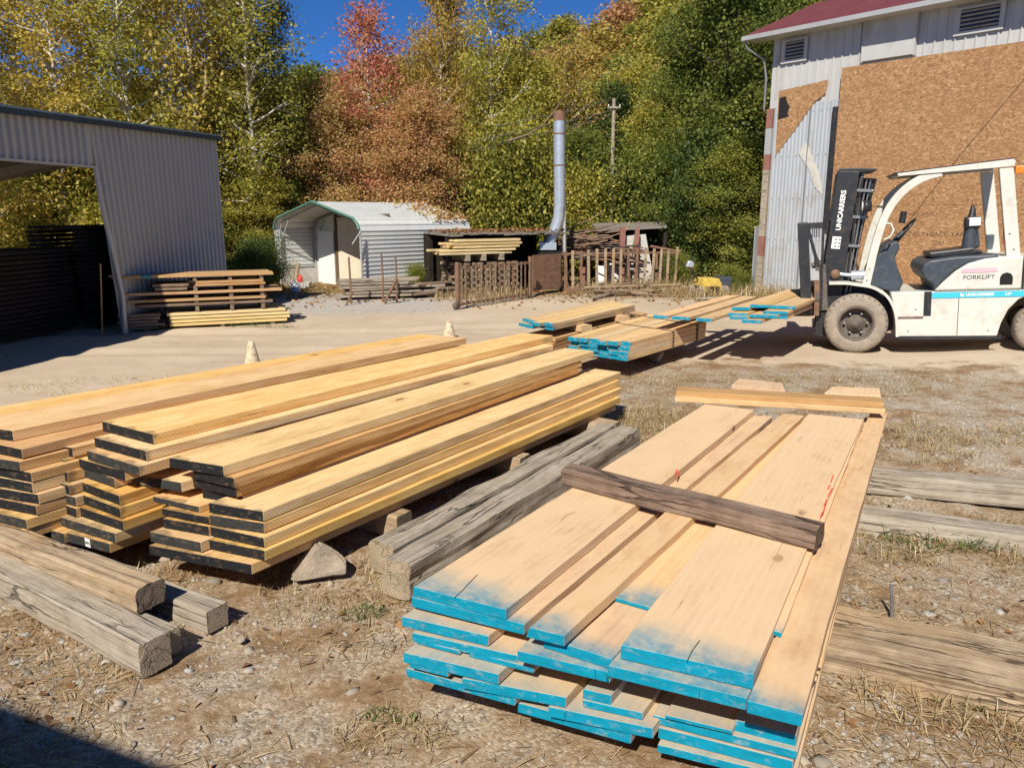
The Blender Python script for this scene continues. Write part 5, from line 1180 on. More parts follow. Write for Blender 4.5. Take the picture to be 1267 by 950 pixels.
for k in range(10):
    if k % 2 == 0:
        for j in range(3): o = link('stick', rb.choice([st1,st2])); o.location = KL(.05, -.3+j*.28, .04+k*.062); o.rotation_euler = (0,0,ka); o.scale = (1.5,1,1); tag(o, 'stick of the crosswise stack behind the rusty gate', 'stick', 'sticks of the crosswise stack behind the gate')
    else:
        for j in range(9): o = link('stick', rb.choice([st1,st2])); o.location = KL(.12+j*.165+rb.uniform(-.02,.02), -.38, .04+k*.062); o.rotation_euler = (0,0,ka+R(90)); o.scale = (.75,1,1); tag(o, 'stick of the crosswise stack behind the rusty gate', 'stick', 'sticks of the crosswise stack behind the gate')
Q = np.array([tuple(KL(rb.uniform(.0, kl), rb.uniform(-.25,.9), zr+.05+rb.uniform(0,.05))) for _ in range(900)])
leaves('bark_litter', Q[:,0], Q[:,1], rng.uniform(.03,.11,len(Q)), M['dead_leaf'], z=Q[:,2], tilt=.5)['kind'] = 'stuff'
# ------------------------------------------------------------------ flue pipe
fy = 17.0
f_ = thing('flue_pipe', 'tall silver flue pipe with rusty top bending down to the lean-to', 'pipe', (aty(692,300,fy).x, fy, 0))
ox = f_.location.x
P = lambda px, py: (aty(px,py,fy).x-ox, 0, aty(px,py,fy).z)
m = MB(); m.tube([P(692,140),P(692,165),P(692.5,258)], [.125]*3, 18); m.build('stack', M['galv'], f_)
for y0_, y1_ in ((138,150),(204,206),(165,167)): m = MB(); m.tube([P(692,y0_),P(692,y1_)], [.128,.128], 18, caps=False); m.build('rust_band', M['rust'], f_)
m = MB(); m.tube([P(692.5,256),P(691.5,270),P(687,283),P(681,297),P(677,308)], [.127,.127,.127,.127,.13], 18); m.build('elbow', M['galv'], f_)
m = MB(); m.box((P(668,300)[0],-.14,P(0,309)[2]),(P(688,300)[0],.14,P(0,300)[2])); m.build('collar', M['galv'], f_)
m = MB(); m.tube([P(698,250),P(698.5,312)], .04, 8); m.build('side_pipe', M['pale_trim'], f_)
m = MB(); m.tube([P(692.8,150),P(693.4,250)], .006, 4); m.build('seam', M['steel_grey'], f_)
m = MB(); m.box((P(662,0)[0],-.1,0),(P(700,0)[0],.75,P(0,311)[2])); o = m.build('furnace_box', M['black']); o.location = f_.location; tag(o, 'soot black furnace box below the silver flue pipe', 'furnace')
# ------------------------------------------------------------------ rod heap, slab, patched lean-to behind the fence
rods = [MB() for _ in range(4)]
for i, r in enumerate(rods): r.tube([(0,0,0),(.35,.03*(i-1),.02),(.7,.0,.03*(i-2)),(1.05,.05,.0)], .016, 5)
rme = [r.mesh('rod', [M[['rust','steel_black','brown_lumber','rust'][i]]]) for i, r in enumerate(rods)]
H0, H1 = aty(702,320,18.0), aty(775,320,18.0)
for i in range(120):
    tt = rb.random(); p = H0.lerp(H1, tt); h = .60 + (.62*(1-abs(tt-.35)*.9))*rb.random()
    o = link('rod', rb.choice(rme)); o.location = (p.x-.5, p.y+rb.uniform(-.35,.45), h); o.rotation_euler = (rb.uniform(0,6), rb.gauss(0,.16), rb.gauss(.25,.35)); s_ = rb.uniform(.7,1.2); o.scale = (s_,1,1); tag(o, 'rusty bent rod in the tangled heap behind the paling fence', 'rod', 'rods of the tangled heap')
m = MB()
for x in np.linspace(0, 1, 4): m.box((H0.x+(H1.x-H0.x)*x-.04, 17.75, 0),(H0.x+(H1.x-H0.x)*x+.04, 18.4, .60))
for y in (17.8, 18.3): m.box((H0.x-.2,y,.58),(H1.x+.2,y+.08,.64))
tag(m.build('rod_trestle', M['dark_lumber']), 'dark wooden trestle carrying the tangled rod heap', 'trestle')
z1 = aty(795,290,18.2).z; xl, xr, xm = aty(768,300,18.2).x, aty(812,300,18.2).x, aty(800,290,18.2).x
m = MB(); m.prism([(xl,0),(xl,z1-.05),(xm-.02,z1),(xr,.0)], 18.2, 18.34, 'y'); tag(m.build('concrete_slab', M['grout']), 'pale tilted concrete slab leaning behind the two red posts', 'slab')
p = aty(757,345,18.3); m = MB(); m.lathe([(0,0),(.20,0),(.22,.05),(.22,.5),(.17,.6),(.09,.62),(.09,.66),(0,.66)], 16); o = m.build('plastic_drum', M['white_text']); o.location = (p.x, 18.35, 0); tag(o, 'white plastic drum standing behind the red posts', 'drum')
p = aty(745,325,18.1); m = MB(); m.box((-.14,-.12,.0),(.14,.12,.42)); o = m.build('white_crate', M['white_text'], bevel=.03); o.location = (p.x, 18.0, .02); tag(o, 'white plastic crate below the rod heap', 'crate')
z2 = aty(790,282,18.6).z; xa, xb = aty(742,283,18.6).x, aty(822,283,18.6).x
pl = thing('patched_lean_to', 'small patched lean-to roof on dark posts behind the white slab', 'lean-to', (xa, 18.6, 0))
m = MB(); m.add([(-.1,-.3,z2-.08),(xb-xa,-.3,z2),(xb-xa+.2,1.0,z2+.08),(-.1,1.0,z2+.05),(-.1,-.3,z2-.03),(xb-xa,-.3,z2+.05),(xb-xa+.2,1.0,z2+.13),(-.1,1.0,z2+.10)], [(0,3,2,1),(4,5,6,7),(0,1,5,4),(1,2,6,5),(2,3,7,6),(3,0,4,7)]); m.build('roof', M['tin_roof'], pl)
for x in (0, (xb-xa)*.5, xb-xa-.05):
    m = MB(); m.box((x,-.2,0),(x+.07,-.13,z2-.03)); m.build('post', M['dark_lumber'], pl)
m = MB(); m.box((0,.7,0),(xb-xa,.73,z2)); m.build('back_wall', M['dark_lumber'], pl)
for i in range(26):
    o = link('stick', rb.choice([st1,st2])); p = at(rb.uniform(740,822), rb.uniform(358,368)); o.location = (p.x-.4, p.y, .02+rb.uniform(0,.10)); o.rotation_euler = (rb.uniform(-.3,.3), rb.uniform(-.08,.08), rb.gauss(.2,.5)); o.scale = (rb.uniform(.6,1.3),.7,.5); tag(o, 'thin grey stick of the scrap heap below the paling fence', 'stick', 'sticks of the scrap heap')
for (q0, q1, lab) in (((733,372),(776,361),'long grey board lying aslant on the ground before the paling fence'),((860,372),(905,371),'flat grey plank on the ground left of the yellow cart')):
    A, B = at(*q0), at(*q1); board_world(A+Vector((0,.07,0)), A-Vector((0,.07,0)), B-Vector((0,.07,0)), B+Vector((0,.07,0)), .06, .035, M['weathered'], lab)
# ------------------------------------------------------------------ utility pole and wires
up = aty(755, 300, 20.2); tp_ = aty(759, 122, 20.2)
po = thing('utility_pole', 'pale grey utility pole with crossarm among the trees', 'utility pole', (up.x, 20.2, gz(up.x,20.2)))
m = MB(); m.tube([(0,0,-.2),(0,0,tp_.z-po.location.z)], [.06,.045], 10); m.build('pole', M['weathered'], po)
h = tp_.z-po.location.z
m = MB(); m.box((-.16,-.09,h-.24),(.16,-.05,h-.20)); m.build('crossarm', M['weathered'], po)
for x in (-.14,.14): m = MB(); m.lathe([(0,0),(.015,0),(.018,.015),(.010,.025),(.015,.04),(0,.05)], 10, M=Matrix.Translation((x,-.07,h-.20))); m.build('insulator', M['white_text'], po)
for i, (a, b) in enumerate((((700,137),(757,124)),((690,152),(757,137)),((688,160),(757,142)))):
    A, B = aty(*a, 18.2), aty(*b, 20.15); m = MB(); A2 = A + (A-B)*1.2; m.tube([tuple(A2), tuple((A+B)/2-Vector((0,0,.03))), tuple(B)], .007, 5); tag(m.build('overhead_wire', M['steel_grey']), ['topmost overhead wire running left from the utility pole','middle overhead wire running left from the utility pole','lowest overhead wire running left from the utility pole'][i], 'wire')
# bare branch crossing before the trees
m = MB(); m.tube([tuple(aty(628,175,18.5)), tuple(aty(655,166,18.4)), tuple(aty(672,155,18.3)), tuple(aty(690,132,18.3)), tuple(aty(694,124,18.3))], [.022,.02,.016,.012,.006], 6); tag(m.build('bare_branch', M['brown_lumber']), 'long bare branch curving up past the top of the flue pipe', 'branch')
# ------------------------------------------------------------------ yellow cart
cpos = at(877, 366); ct = thing('yellow_cart', 'small worn yellow two-wheeled cart with a dark bin, in dry weeds', 'cart', cpos, .15)
m = MB(); m.prism([(-.26,.20),(-.22,.36),(.10,.36),(.14,.20)], -.25, .22, 'y'); m.build('tray', M['yellow_paint'], ct, bevel=.015)
m = MB(); m.prism([(.15,.13),(.13,.38),(.40,.38),(.34,.13)], -.2, .2, 'y'); m.build('bin', M['plastic_dark'], ct, bevel=.02)
for x, y in ((-.24,-.22),(.24,-.20),(-.24,.2),(.24,.2)):
    m = MB(); m.lathe([(0,-.03),(.09,-.03),(.11,-.02),(.11,.02),(.09,.03),(0,.03)], 18, M=frame((x,y,.11),(1,0,0),(0,0,1))); wl = m.build('wheel', M['rubber'], ct)
for x in (-.2,.16):
    m = MB(); m.tube([(x,-.26,.08),(x-.05,-.26,.30)], .02, 6); m.build('leg', M['yellow_paint'], ct)
m = MB(); m.tube([(-.25,.0,.32),(-.42,-.02,.55),(-.45,-.02,.62)], .016, 6); m.build('handle', M['steel_black'], ct)
m = MB(); m.prism([(-.52,.58),(-.38,.56),(-.34,.63),(-.40,.70),(-.48,.69)], -.05, .04, 'y'); m.build('handle_wrap', M['galv'], ct, bevel=.02)
# ------------------------------------------------------------------ traffic cones
def cone(px, py, hpx, lab):
    p = at(px, py); z = aty(px, hpx, p.y).z; t = thing('traffic_cone', lab, 'cone', p, .3)
    m = MB(); m.lathe([(.088,.02),(.083,.05),(.032,z-.01),(.026,z),(0,z)], 18); m.build('body', plain('dirty cone', (.60,.50,.34), .75, .25, 12, dirt=(.22,.13,.07), dirt_amt=.9, bump=.5), t)
    m = MB(); m.box((-.12,-.12,0),(.12,.12,.022)); m.build('base', M['steel_black'], t, bevel=.006)
cone(313, 457, 422, 'faded dirty cone behind the golden stack, nearer the grey shed')
cone(556, 420, 397, 'faded broken cone behind the far end of the golden stack')
# ------------------------------------------------------------------ cyan-ended piles in the middle distance
TF = M['tan_far']
def slab_pile(FL, FR, BR, BL, zt, th, nl, nb, gap, lab, grp, jit=.05, mat=None, seed=1, skip=None):
    rs = random.Random(seed)
    for k in range(nl):
        z = zt - k*(th+gap)
        for j in range(nb):
            if skip and skip(k, j): continue
            if 0 < k < nl-1 and False: continue
            a, b = (j+.03)/nb, (j+.97)/nb; s = rs.uniform(-jit, jit); d = (Vector(BL)-Vector(FL)).normalized()*s
            p = [Vector(FL).lerp(Vector(FR), a)+d, Vector(FL).lerp(Vector(FR), b)+d, Vector(BL).lerp(Vector(BR), b)+d*.5, Vector(BL).lerp(Vector(BR), a)+d*.5]
            board_world(p[0], p[1], p[2], p[3], z - rs.uniform(0,.003), th, mat or TF, lab, grp, seg=5)
def px4(q, z): return [at(x, y, z) for x, y in q]
# pile Y on rocks
q = px4([(704,416),(778,424),(874,399),(806,388)], .37)
slab_pile(*q, .37, .044, 4, 6, .002, 'tan board in the flat cyan-ended pile propped on rocks and blocks', 'boards of the flat pile on rocks', .05, seed=3)
e = (q[2]-q[1]); 
rock(at(812,446)+Vector((.0,.0,-.02)), (.25,.12,.15), 'large flat grey rock propping up the right side of the flat cyan pile', 15, M['stone'])
for (px, py, lab) in ((838,417,'small pale block in the shade behind the large flat rock'),(859,414,'small pale block, second behind the large flat rock')):
    timber(at(px-6,py)+Vector((0,0,0)), at(px+7,py-1), .12, .11, M['weathered'], lab, 'block', 'wood_block', seed=px, rough=.004)
A, B = at(690,444), at(800,438); timber(A, B, .09, .05, M['weathered_tan'], 'half-buried orange-brown board strip before the flat cyan pile', 'board', 'board_strip', seed=88)
timber(at(712,432)+Vector((0,.1,0)), at(775,436)+Vector((0,.1,0)), .12, .17, M['dark_lumber'], 'dark bearer timber under the front of the flat cyan pile', 'timber', 'bearer', seed=89)
timber(at(830,414)+Vector((-.5,.15,0)), at(868,410)+Vector((0,.15,0)), .12, .17, M['dark_lumber'], 'dark bearer timber under the back of the flat cyan pile', 'timber', 'bearer', seed=90)
def band(q, z, t0, nl, th, lab):  # thin dark band over the top and right side of a pile
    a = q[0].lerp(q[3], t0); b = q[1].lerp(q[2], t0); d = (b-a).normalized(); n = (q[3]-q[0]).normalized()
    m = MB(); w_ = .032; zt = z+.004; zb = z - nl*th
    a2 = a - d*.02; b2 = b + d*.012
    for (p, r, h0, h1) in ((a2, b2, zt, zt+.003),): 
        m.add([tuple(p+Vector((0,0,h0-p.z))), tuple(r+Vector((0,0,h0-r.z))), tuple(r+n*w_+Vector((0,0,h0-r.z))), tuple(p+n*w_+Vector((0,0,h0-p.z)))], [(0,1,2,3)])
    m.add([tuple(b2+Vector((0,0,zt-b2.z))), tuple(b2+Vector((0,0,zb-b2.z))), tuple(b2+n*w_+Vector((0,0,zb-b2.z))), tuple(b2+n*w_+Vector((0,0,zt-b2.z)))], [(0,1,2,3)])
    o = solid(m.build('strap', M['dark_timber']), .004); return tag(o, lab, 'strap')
band(q, .37, .52, 4, .046, 'dark band around the middle of the flat cyan pile'); band(q, .37, .86, 4, .046, 'dark band around the far end of the flat cyan pile')
# pile X left of it: two layers with spacers
q = px4([(640,410),(684,420),(800,388),(768,381)], .30)
slab_pile(*q, .30, .036, 3, 4, .012, 'brownish board in the lower layer of the two-tier cyan pile', 'lower boards of the two-tier pile', .12, seed=5, mat=M['orange_lumber'], skip=lambda k, j: (k == 0 and j == 0))
band(q, .30, .42, 3, .046, 'dark band on the lower tier nearest the viewer of the two-tier pile'); band(q, .30, .9, 3, .046, 'dark band at the far end of the two-tier pile')
q2 = px4([(643,394),(684,400),(786,377),(748,371)], .46)
slab_pile(*q2, .46, .038, 2, 4, .004, 'tan board in the upper layer of the two-tier cyan pile', 'upper boards of the two-tier pile', .10, seed=6)
q3 = px4([(632,416),(662,420),(700,411),(672,408)], .20)
slab_pile(*q3, .20, .035, 1, 2, .002, 'dark-ended stray board poking out left below the two-tier pile', 'stray boards below the two-tier pile', .04, seed=8, mat=M['golden_grey'])
for i, t0 in enumerate((.30,.78)):
    a = q2[0].lerp(q2[3], t0); b = q2[1].lerp(q2[2], t0); d = (b-a).normalized()
    timber(Vector((a.x,a.y,.305))-d*.04, Vector((b.x,b.y,.305))+d*.10, .16, .072, M['tan_plain'], ['tan spacer block between the tiers, nearer to the viewer','tan spacer block between the tiers at the far end'][i], 'block', 'spacer_block', seed=100+i, rough=.002, round_=.006)
for i, t0 in enumerate((.15,.85)):
    a = q[0].lerp(q[3], t0); b = q[1].lerp(q[2], t0); timber(Vector((a.x,a.y,0)), Vector((b.x,b.y,0)), .11, .155, M['dark_lumber'], ['dark bearer under the near end of the two-tier pile','dark bearer under the far end of the two-tier pile'][i], 'timber', 'bearer', seed=110+i)

# ------------------------------------------------------------------ forklift
fk = thing('forklift', 'cream white forklift with black mast, lifting a load of cyan-ended boards', 'forklift', FW, R(90-290))
fk.rotation_euler = Matrix.Rotation(R(90-290), 4, 'Z').to_quaternion().to_euler()
rotm = Matrix.Rotation(R(90-290), 3, 'Z') @ Matrix.Rotation(math.atan2(.12, 2.0), 3, 'Y')
fk.rotation_euler = rotm.to_euler()
WP, PD, SK = M['white_paint'], M['plastic_dark'], M['steel_black']
# local: +x forward, +y towards the near side (0 = outer face), z up; body width 1.12
WD = 1.12
def fp(name, m, mat, parent=fk, **kw): return m.build(name, mat, parent, **kw)
m = MB()
m.prism([(-.36,.70),(-.37,.64),(-.43,.45),(-.45,.19),(-1.44,.19),(-1.47,.33),(-1.53,.48),(-1.62,.59),(-1.72,.64),(-1.72,.70)], -.03, -WD+.03, 'y')
ch = fp('chassis', m, WP, bevel=.012)
m = MB(); m.box((-.775,-.028,.43),(-.70,-.02,.70)); m.build('step_gap', SK, ch)
m = MB(); m.prism([(-.42,.42),(-.70,.42),(-.70,.405),(-.43,.405)], -.028, -.015, 'y'); m.build('step_edge', M['rust'], ch)
for y in (-.06, -WD+.035): m = MB(); m.box((-1.48,y,.155),(-.44,y+.025,.188)); fp('lower_skirt', m, SK)
m = MB(); m.box((-1.72,-.0285,.625),(-.78,-.022,.685)); fp('stripe', m, M['cyan_strip'])
# rear cowl
cw = [(-.80,.705),(-.88,.80),(-1.00,.92),(-1.12,1.00),(-1.28,1.045),(-1.50,1.065),(-1.64,1.06),(-1.64,.705)]
m = MB(); m.prism(cw, -.02, -WD+.02, 'y'); cowl = fp('cowl', m, WP, bevel=.02)
m = MB(); m.box((-1.40,-.018,.90),(-1.06,-.014,.945)); m.build('pink_label', M['pink_strip'], cowl)
m = MB(); m.prism([(-1.43,.76),(-1.43,.84),(-1.45,.875),(-1.49,.89),(-1.53,.875),(-1.55,.84),(-1.55,.76)], -.018, -.012, 'y'); m.build('vent_recess', M['black'], cowl)
m = MB(); m.prism([(-1.66,.60),(-1.66,1.05),(-2.3,1.0),(-2.48,.85),(-2.5,.42),(-2.3,.28),(-2.15,.28),(-2.13,.42),(-2.05,.55),(-1.95,.60)], -.0, -WD, 'y'); fp('counterweight', m, WP, bevel=.03)
# seat deck in dark plastic
m = MB(); m.prism([(-.80,.707),(-.785,.78),(-.70,.85),(-.665,.93),(-.68,1.0),(-.75,1.045),(-1.0,1.075),(-1.38,1.085),(-1.42,1.055),(-1.12,1.004),(-.99,.922),(-.87,.80)], -.045, -WD+.045, 'y'); fp('engine_hood', m, PD, bevel=.02)
m = MB(); m.prism([(-.78,1.06),(-.76,1.12),(-1.2,1.16),(-1.30,1.12),(-1.3,1.085)], -.30, -.82, 'y'); st = fp('seat', m, SK, bevel=.03)
m = MB(); m.prism([(-1.17,1.13),(-1.15,1.42),(-1.19,1.46),(-1.28,1.45),(-1.32,1.14)], -.50, -.64, 'y'); m.build('backrest', PD, st, bevel=.03)
m = MB(); m.tube([(-1.17,-.40,1.10),(-1.19,-.40,1.40)], [.075,.06], 10); arm = m.build('lever_column', PD, st)
m = MB(); m.box((-1.28,-.47,1.36),(-1.12,-.33,1.50)); m.build('bag', SK, arm, bevel=.03)
m = MB(); m.tube([(-1.19,-.40,1.46),(-1.20,-.40,1.58),(-1.19,-.40,1.64)], [.05,.03,.006], 8); m.build('knob', SK, arm)
m = MB(); m.box((-1.27,-.328,1.40),(-1.16,-.322,1.49)); m.build('label', M['white_text'], arm)
def cat(p, k=4):
    out = []
    for i in range(len(p)-1):
        a, b, c_, d_ = [Vector(p[max(0, min(len(p)-1, j))]) for j in (i-1, i, i+1, i+2)]
        for q in range(k):
            t = q/k; out.append(tuple(.5*((2*b) + (c_-a)*t + (2*a-5*b+4*c_-d_)*t*t + (-a+3*b-3*c_+d_)*t**3)))
    return out + [tuple(p[-1])]
# fender and front cowl
fpath = [(.30,.825),(.12,.82),(0,.80),(-.16,.765),(-.30,.68),(-.385,.55),(-.425,.40),(-.44,.19)]
m = MB(); m.strip(cat(fpath), .03, .0, -.30); fp('fender', m, WP)
m = MB(); m.strip(cat(fpath), .03, -WD+.30, -WD); fp('fender', m, WP)
m = MB(); m.prism([(.10,.35),(.10,.79),(-.05,.78),(-.20,.72),(-.33,.60),(-.40,.42),(-.44,.25),(-.35,.2),(-.1,.3)], -.31, -WD+.31, 'y'); fp('front_frame', m, SK)
m = MB(); m.prism([(-.12,.80),(-.14,.95),(-.21,1.10),(-.30,1.22),(-.42,1.28),(-.45,1.20),(-.40,1.08),(-.44,.95),(-.50,.80),(-.46,.70),(-.36,.70),(-.2,.76)], -.16, -WD+.16, 'y'); fp('dash_cowl', m, PD, bevel=.02)
m = MB(); m.tube([(-.36,-.5,1.18),(-.52,-.5,1.37)], [.045,.03], 10); sc_ = fp('steering_column', m, PD)
tm = frame((-.54,-.5,1.39), (.62,0,-.78), (0,1,0)) 
m = MB(); m.tube([tm @ Vector((.15*math.cos(a), .15*math.sin(a), 0)) for a in np.linspace(0, 2*math.pi, 25)], .012, 6, caps=False)
for a in (0, 2.1, 4.2): m.tube([tm @ Vector((0,0,-.01)), tm @ Vector((.15*math.cos(a), .15*math.sin(a), 0))], .008, 5)
m.build('steering_wheel', SK, sc_)
# overhead guard
for y0 in (-.06, -WD+.06+.07):
    m = MB(); m.strip(cat([(-.10,.79),(-.13,.95),(-.18,1.22),(-.26,1.52),(-.36,1.72),(-.50,1.87),(-.66,1.96),(-.82,2.0)]), .085, y0, y0-.07); fp('front_pillar', m, WP, bevel=.006)
    m = MB(); m.prism([(-1.365,2.0),(-1.50,2.0),(-1.62,1.06),(-1.485,1.06)], y0, y0-.07, 'y'); rpil = fp('rear_pillar', m, WP, bevel=.008)
m = MB(); m.prism([(-.39,1.99),(-.38,2.02),(-1.49,2.085),(-1.51,2.06),(-1.50,2.01)], -.045, -.10, 'y'); m.prism([(-.39,1.99),(-.38,2.02),(-1.49,2.085),(-1.51,2.06),(-1.50,2.01)], -WD+.10, -WD+.045, 'y')
for x in (-.43,-.62,-.80,-.98,-1.16,-1.34,-1.47): z = 2.0+(-.4-x)*.058; m.box((x-.035,-WD+.10,z),(x+.035,-.10,z+.03))
gd_ = fp('overhead_guard', m, WP)
m = MB(); m.prism([(-.36,2.018),(-.36,2.032),(-1.50,2.098),(-1.50,2.086)], -.06, -WD+.06, 'y'); fp('roof_sheet', m, SK)
m = MB(); m.tube([(-.27,-.02,1.30),(-.33,-.0,1.33),(-.36,.0,1.40),(-.33,-.0,1.47),(-.29,-.02,1.48)], .012, 6); fp('grab_handle', m, WP)
m = MB(); m.tube([(-.45,-.12,1.47),(-.47,-.12,1.60)], .035, 8); fp('mirror', m, SK)
m = MB(); m.lathe([(0,0),(.055,0),(.07,.05),(.07,.09),(0,.09)], 14, M=frame((-.13,-.08,1.68),(0,1,0),(0,0,1))); lampo = fp('headlight', m, SK)
m = MB(); m.lathe([(0,.0),(.06,.0),(.055,.008),(0,.012)], 14, M=frame((-.04,-.08,1.68),(0,1,0),(0,0,1))); m.build('lens', M['white_text'], lampo)
m = MB(); m.tube([(-.19,-.09,1.67),(-.30,-.1,1.66)], .012, 6); m.build('bracket', SK, lampo)
m = MB(); m.box((-1.62,-.20,1.93),(-1.52,-.08,2.01)); fp('turn_signal', m, M['amber_lamp'], bevel=.01)
m = MB(); m.tube([(-1.44,-.1,1.85),(-1.46,-.1,1.2)], .010, 6); fp('seat_belt_tape', m, M['red_plastic'])
# wheels
def wheel(x, y0, r, wd, name='wheel'):
    t = bpy.data.objects.new(name, None); COL.objects.link(t); t.parent = fk; t.location = (x, y0, r); 
    Mx = frame((0,0,0), (1,0,0), (0,0,1)); Mx = Matrix(((1,0,0,0),(0,0,-1,0),(0,1,0,0),(0,0,0,1)))
    prof = [(r*.56,.0),(r*.60,-.022),(r*.66,-.026),(r*.80,-.024),(r*.90,-.012),(r*.965,.006),(r,.03),(r,wd-.03),(r*.965,wd-.006),(r*.86,wd),(r*.56,wd)]
    m = MB(); m.lathe(prof, 48, M=Mx)
    for k in range(30):
        a = 2*math.pi*k/30; R_ = Matrix.Rotation(a, 4, 'Y')
        m.box((-.006, -.04, r*.90),(.006, .0075, r*.972), mi=1, M=R_)
    for v_ in range(len(m.v)): pass
    ty = m.build('tyre', [M['rubber'], M['rim']], t)
    ty.rotation_euler = (0,0,0)
    m = MB(); m.lathe([(r*.60,.0),(r*.58,-.015),(r*.53,-.010),(r*.50,.03),(r*.46,.085),(r*.30,.095),(r*.26,.05),(r*.16,.04),(r*.13,.015),(0,.012)], 36, M=Mx); rm_ = m.build('rim', M['rim'], t)
    for k in range(6):
        m = MB(); a = 2*math.pi*k/6; m.lathe([(.0,.045),(.016,.045),(.016,.085),(.0,.086)], 6, M=Mx @ Matrix.Translation((r*.36*math.cos(a), r*.36*math.sin(a), 0)))
        m.build('lug_nut', M['steel_grey'], t)
    return t
# the lathe axis points towards -z of Mx: outer side faces +y
for x, y, r, wd in ((0,-.005,.345,.24),(0,-WD+.245,.345,.24),(-1.87,-.04,.27,.18),(-1.87,-WD+.22,.27,.18)):
    wt = wheel(x, y, r, wd)
    if y < -.5: wt.rotation_euler = (0,0,math.pi); wt.location.y = -WD+.02
# mast: near and far channels, tilted back
TL = .115
mt = bpy.data.objects.new('mast', None); COL.objects.link(mt); mt.parent = fk; mt.location = (.33,0,.30); mt.rotation_euler = (0,-TL,0)
for y0 in (-.16, -WD+.16+.10):
    m = MB(); m.box((-.125,y0-.022,-.12),(.105,y0,1.80)); m.box((-.125,y0-.10,-.12),(-.105,y0-.022,1.80)); m.box((.085,y0-.10,-.12),(.105,y0-.022,1.80)); rail = m.build('outer_rail', SK, mt, bevel=.004)
    m = MB(); m.box((-.07,y0-.10,-.08),(.075,y0-.085,1.76)); m.build('inner_rail', M['steel_grey'], mt)
    if y0 > -.5: near_rail = rail
for z in (.06,.85,1.45,1.70):
    m = MB(); m.box((-.11,-WD+.17,z),(-.09,-.17,z+.07)); m.build('cross_tie', SK, mt)
m = MB(); m.prism([(-.06,1.795),(.09,1.795),(.09,1.83),(-.06,1.84),(-.30,1.845),(-.31,1.82),(-.10,1.785)], -.20, -WD+.20, 'y'); m.build('crosshead', SK, mt, bevel=.006)
for y, r_ in ((-.27,.035),(-WD+.27,.035),(-.56,.045)):
    m = MB(); m.tube([(-.165,y,.02),(-.165,y,1.0)], r_, 12); m.tube([(-.165,y,1.0),(-.165,y,1.79)], r_*.62, 12); m.build('lift_cylinder', M['steel_grey'] if r_ < .04 else SK, mt)
for y, xb, xt in ((-.20,-.15,-.17),(-.24,-.17,-.22),(-.30,-.18,-.26),(-.36,-.20,-.30),(-.42,-.19,-.33),(-.5,-.17,-.24),(-.7,-.16,-.28)):
    m = MB(); m.tube([(xb,y,.12),(xb*.75+xt*.25-.01,y-.02,.6),(xb*.4+xt*.6+.012,y+.01,1.2),(xt,y,1.74)], .013, 6); m.build('hose', SK, mt)
for x, r_ in ((-.215,.010),(-.255,.008)):
    m = MB(); m.tube([(x+.04,-.21,.3),(x,-.21,1.70)], r_, 6); m.build('steel_line', M['steel_grey'], mt)
m = MB(); m.prism([(-.11,.3),(-.20,.3),(-.36,1.76),(-.11,1.76)], -WD+.30, -WD+.285, 'y'); m.build('far_rail_plate', SK, mt)  # added black plate in place of the visible far mast rail
for z, x in ((.35,-.20),(.62,-.23),(.95,-.25),(1.28,-.28),(1.58,-.30)):
    m = MB(); m.box((x,-.26,z),(-.11,-.18,z+.03)); m.lathe([(0,0),(.022,0),(.022,.03),(0,.03)], 10, M=Matrix.Translation((x+.01,-.20,z))); m.build('clamp', M['steel_grey'], mt)
m = MB(); m.tube([(-.13,-.45,.2),(-.13,-.45,1.72)], .02, 6); m.build('chain', M['rust'], mt)
text_mesh('lettering', 'UNICARRIERS', .074, M['white_text'], frame((.01, -.1585, 1.36), (0,0,1), (1,0,0)), near_rail, .0008, 'CENTER', .0022, 1.0)
m = MB(); m.box((-.035,-.1595,.92),(.06,-.1585,1.06)); lb = m.build('label', M['white_text'], near_rail)
m = MB()
for z in (.945,.985,1.025):
    for x in (-.02,.02): m.box((x-.012,-.1583,z-.008),(x+.012,-.158,z+.012))
m.build('pictogram', M['steel_grey'], near_rail)
m = MB(); m.lathe([(0,0),(.05,0),(.055,.02),(.055,.05),(.03,.06),(.04,.09),(0,.09)], 18, M=Matrix(((1,0,0,.23),(0,0,-1,-.12),(0,1,0,.92),(0,0,0,1)))); fp('tilt_pivot', m, M['rust'])
m = MB(); m.tube([(.19,-.15,.92),(.05,-.15,.90)], .022, 8); m.tube([(.06,-.15,.90),(-.14,-.15,.90)], .055, 12); fp('tilt_cylinder', m, M['galv'])
# carriage, backrest and forks
cg = bpy.data.objects.new('carriage', None); COL.objects.link(cg); cg.parent = fk; cg.location = (0,0,0)
for z in (.62,.98): m = MB(); m.box((.40,-WD+.06,z),(.45,-.06,z+.09)); m.build('carriage_bar', M['rim'], cg)
for y in (-.045,-WD+.045+.05): m = MB(); m.prism([(.48,.47),(.60,.47),(.66,1.53),(.54,1.53)], y, y-.05, 'y'); m.build('backrest_post', SK, cg, bevel=.004)
m = MB(); m.box((.54,-WD+.10,1.47),(.65,-.10,1.53)); m.build('backrest_top', SK, cg)
for y in np.linspace(-.2,-WD+.2,6): m = MB(); m.box((.53,y-.008,1.0),(.56,y+.008,1.47)); m.build('backrest_bar', SK, cg)
m = MB(); m.box((.455,-.48,.78),(.50,-.20,1.02)); m.build('carriage_plate', M['pale_trim'], cg)
for y in (-.30,-.82):
    m = MB(); m.prism([(.45,.42),(.45,1.02),(.495,1.02),(.50,.455),(2.15,.435),(2.15,.425),(.52,.415)], y+.06, y-.06, 'y'); m.build('fork', M['rim'], cg)
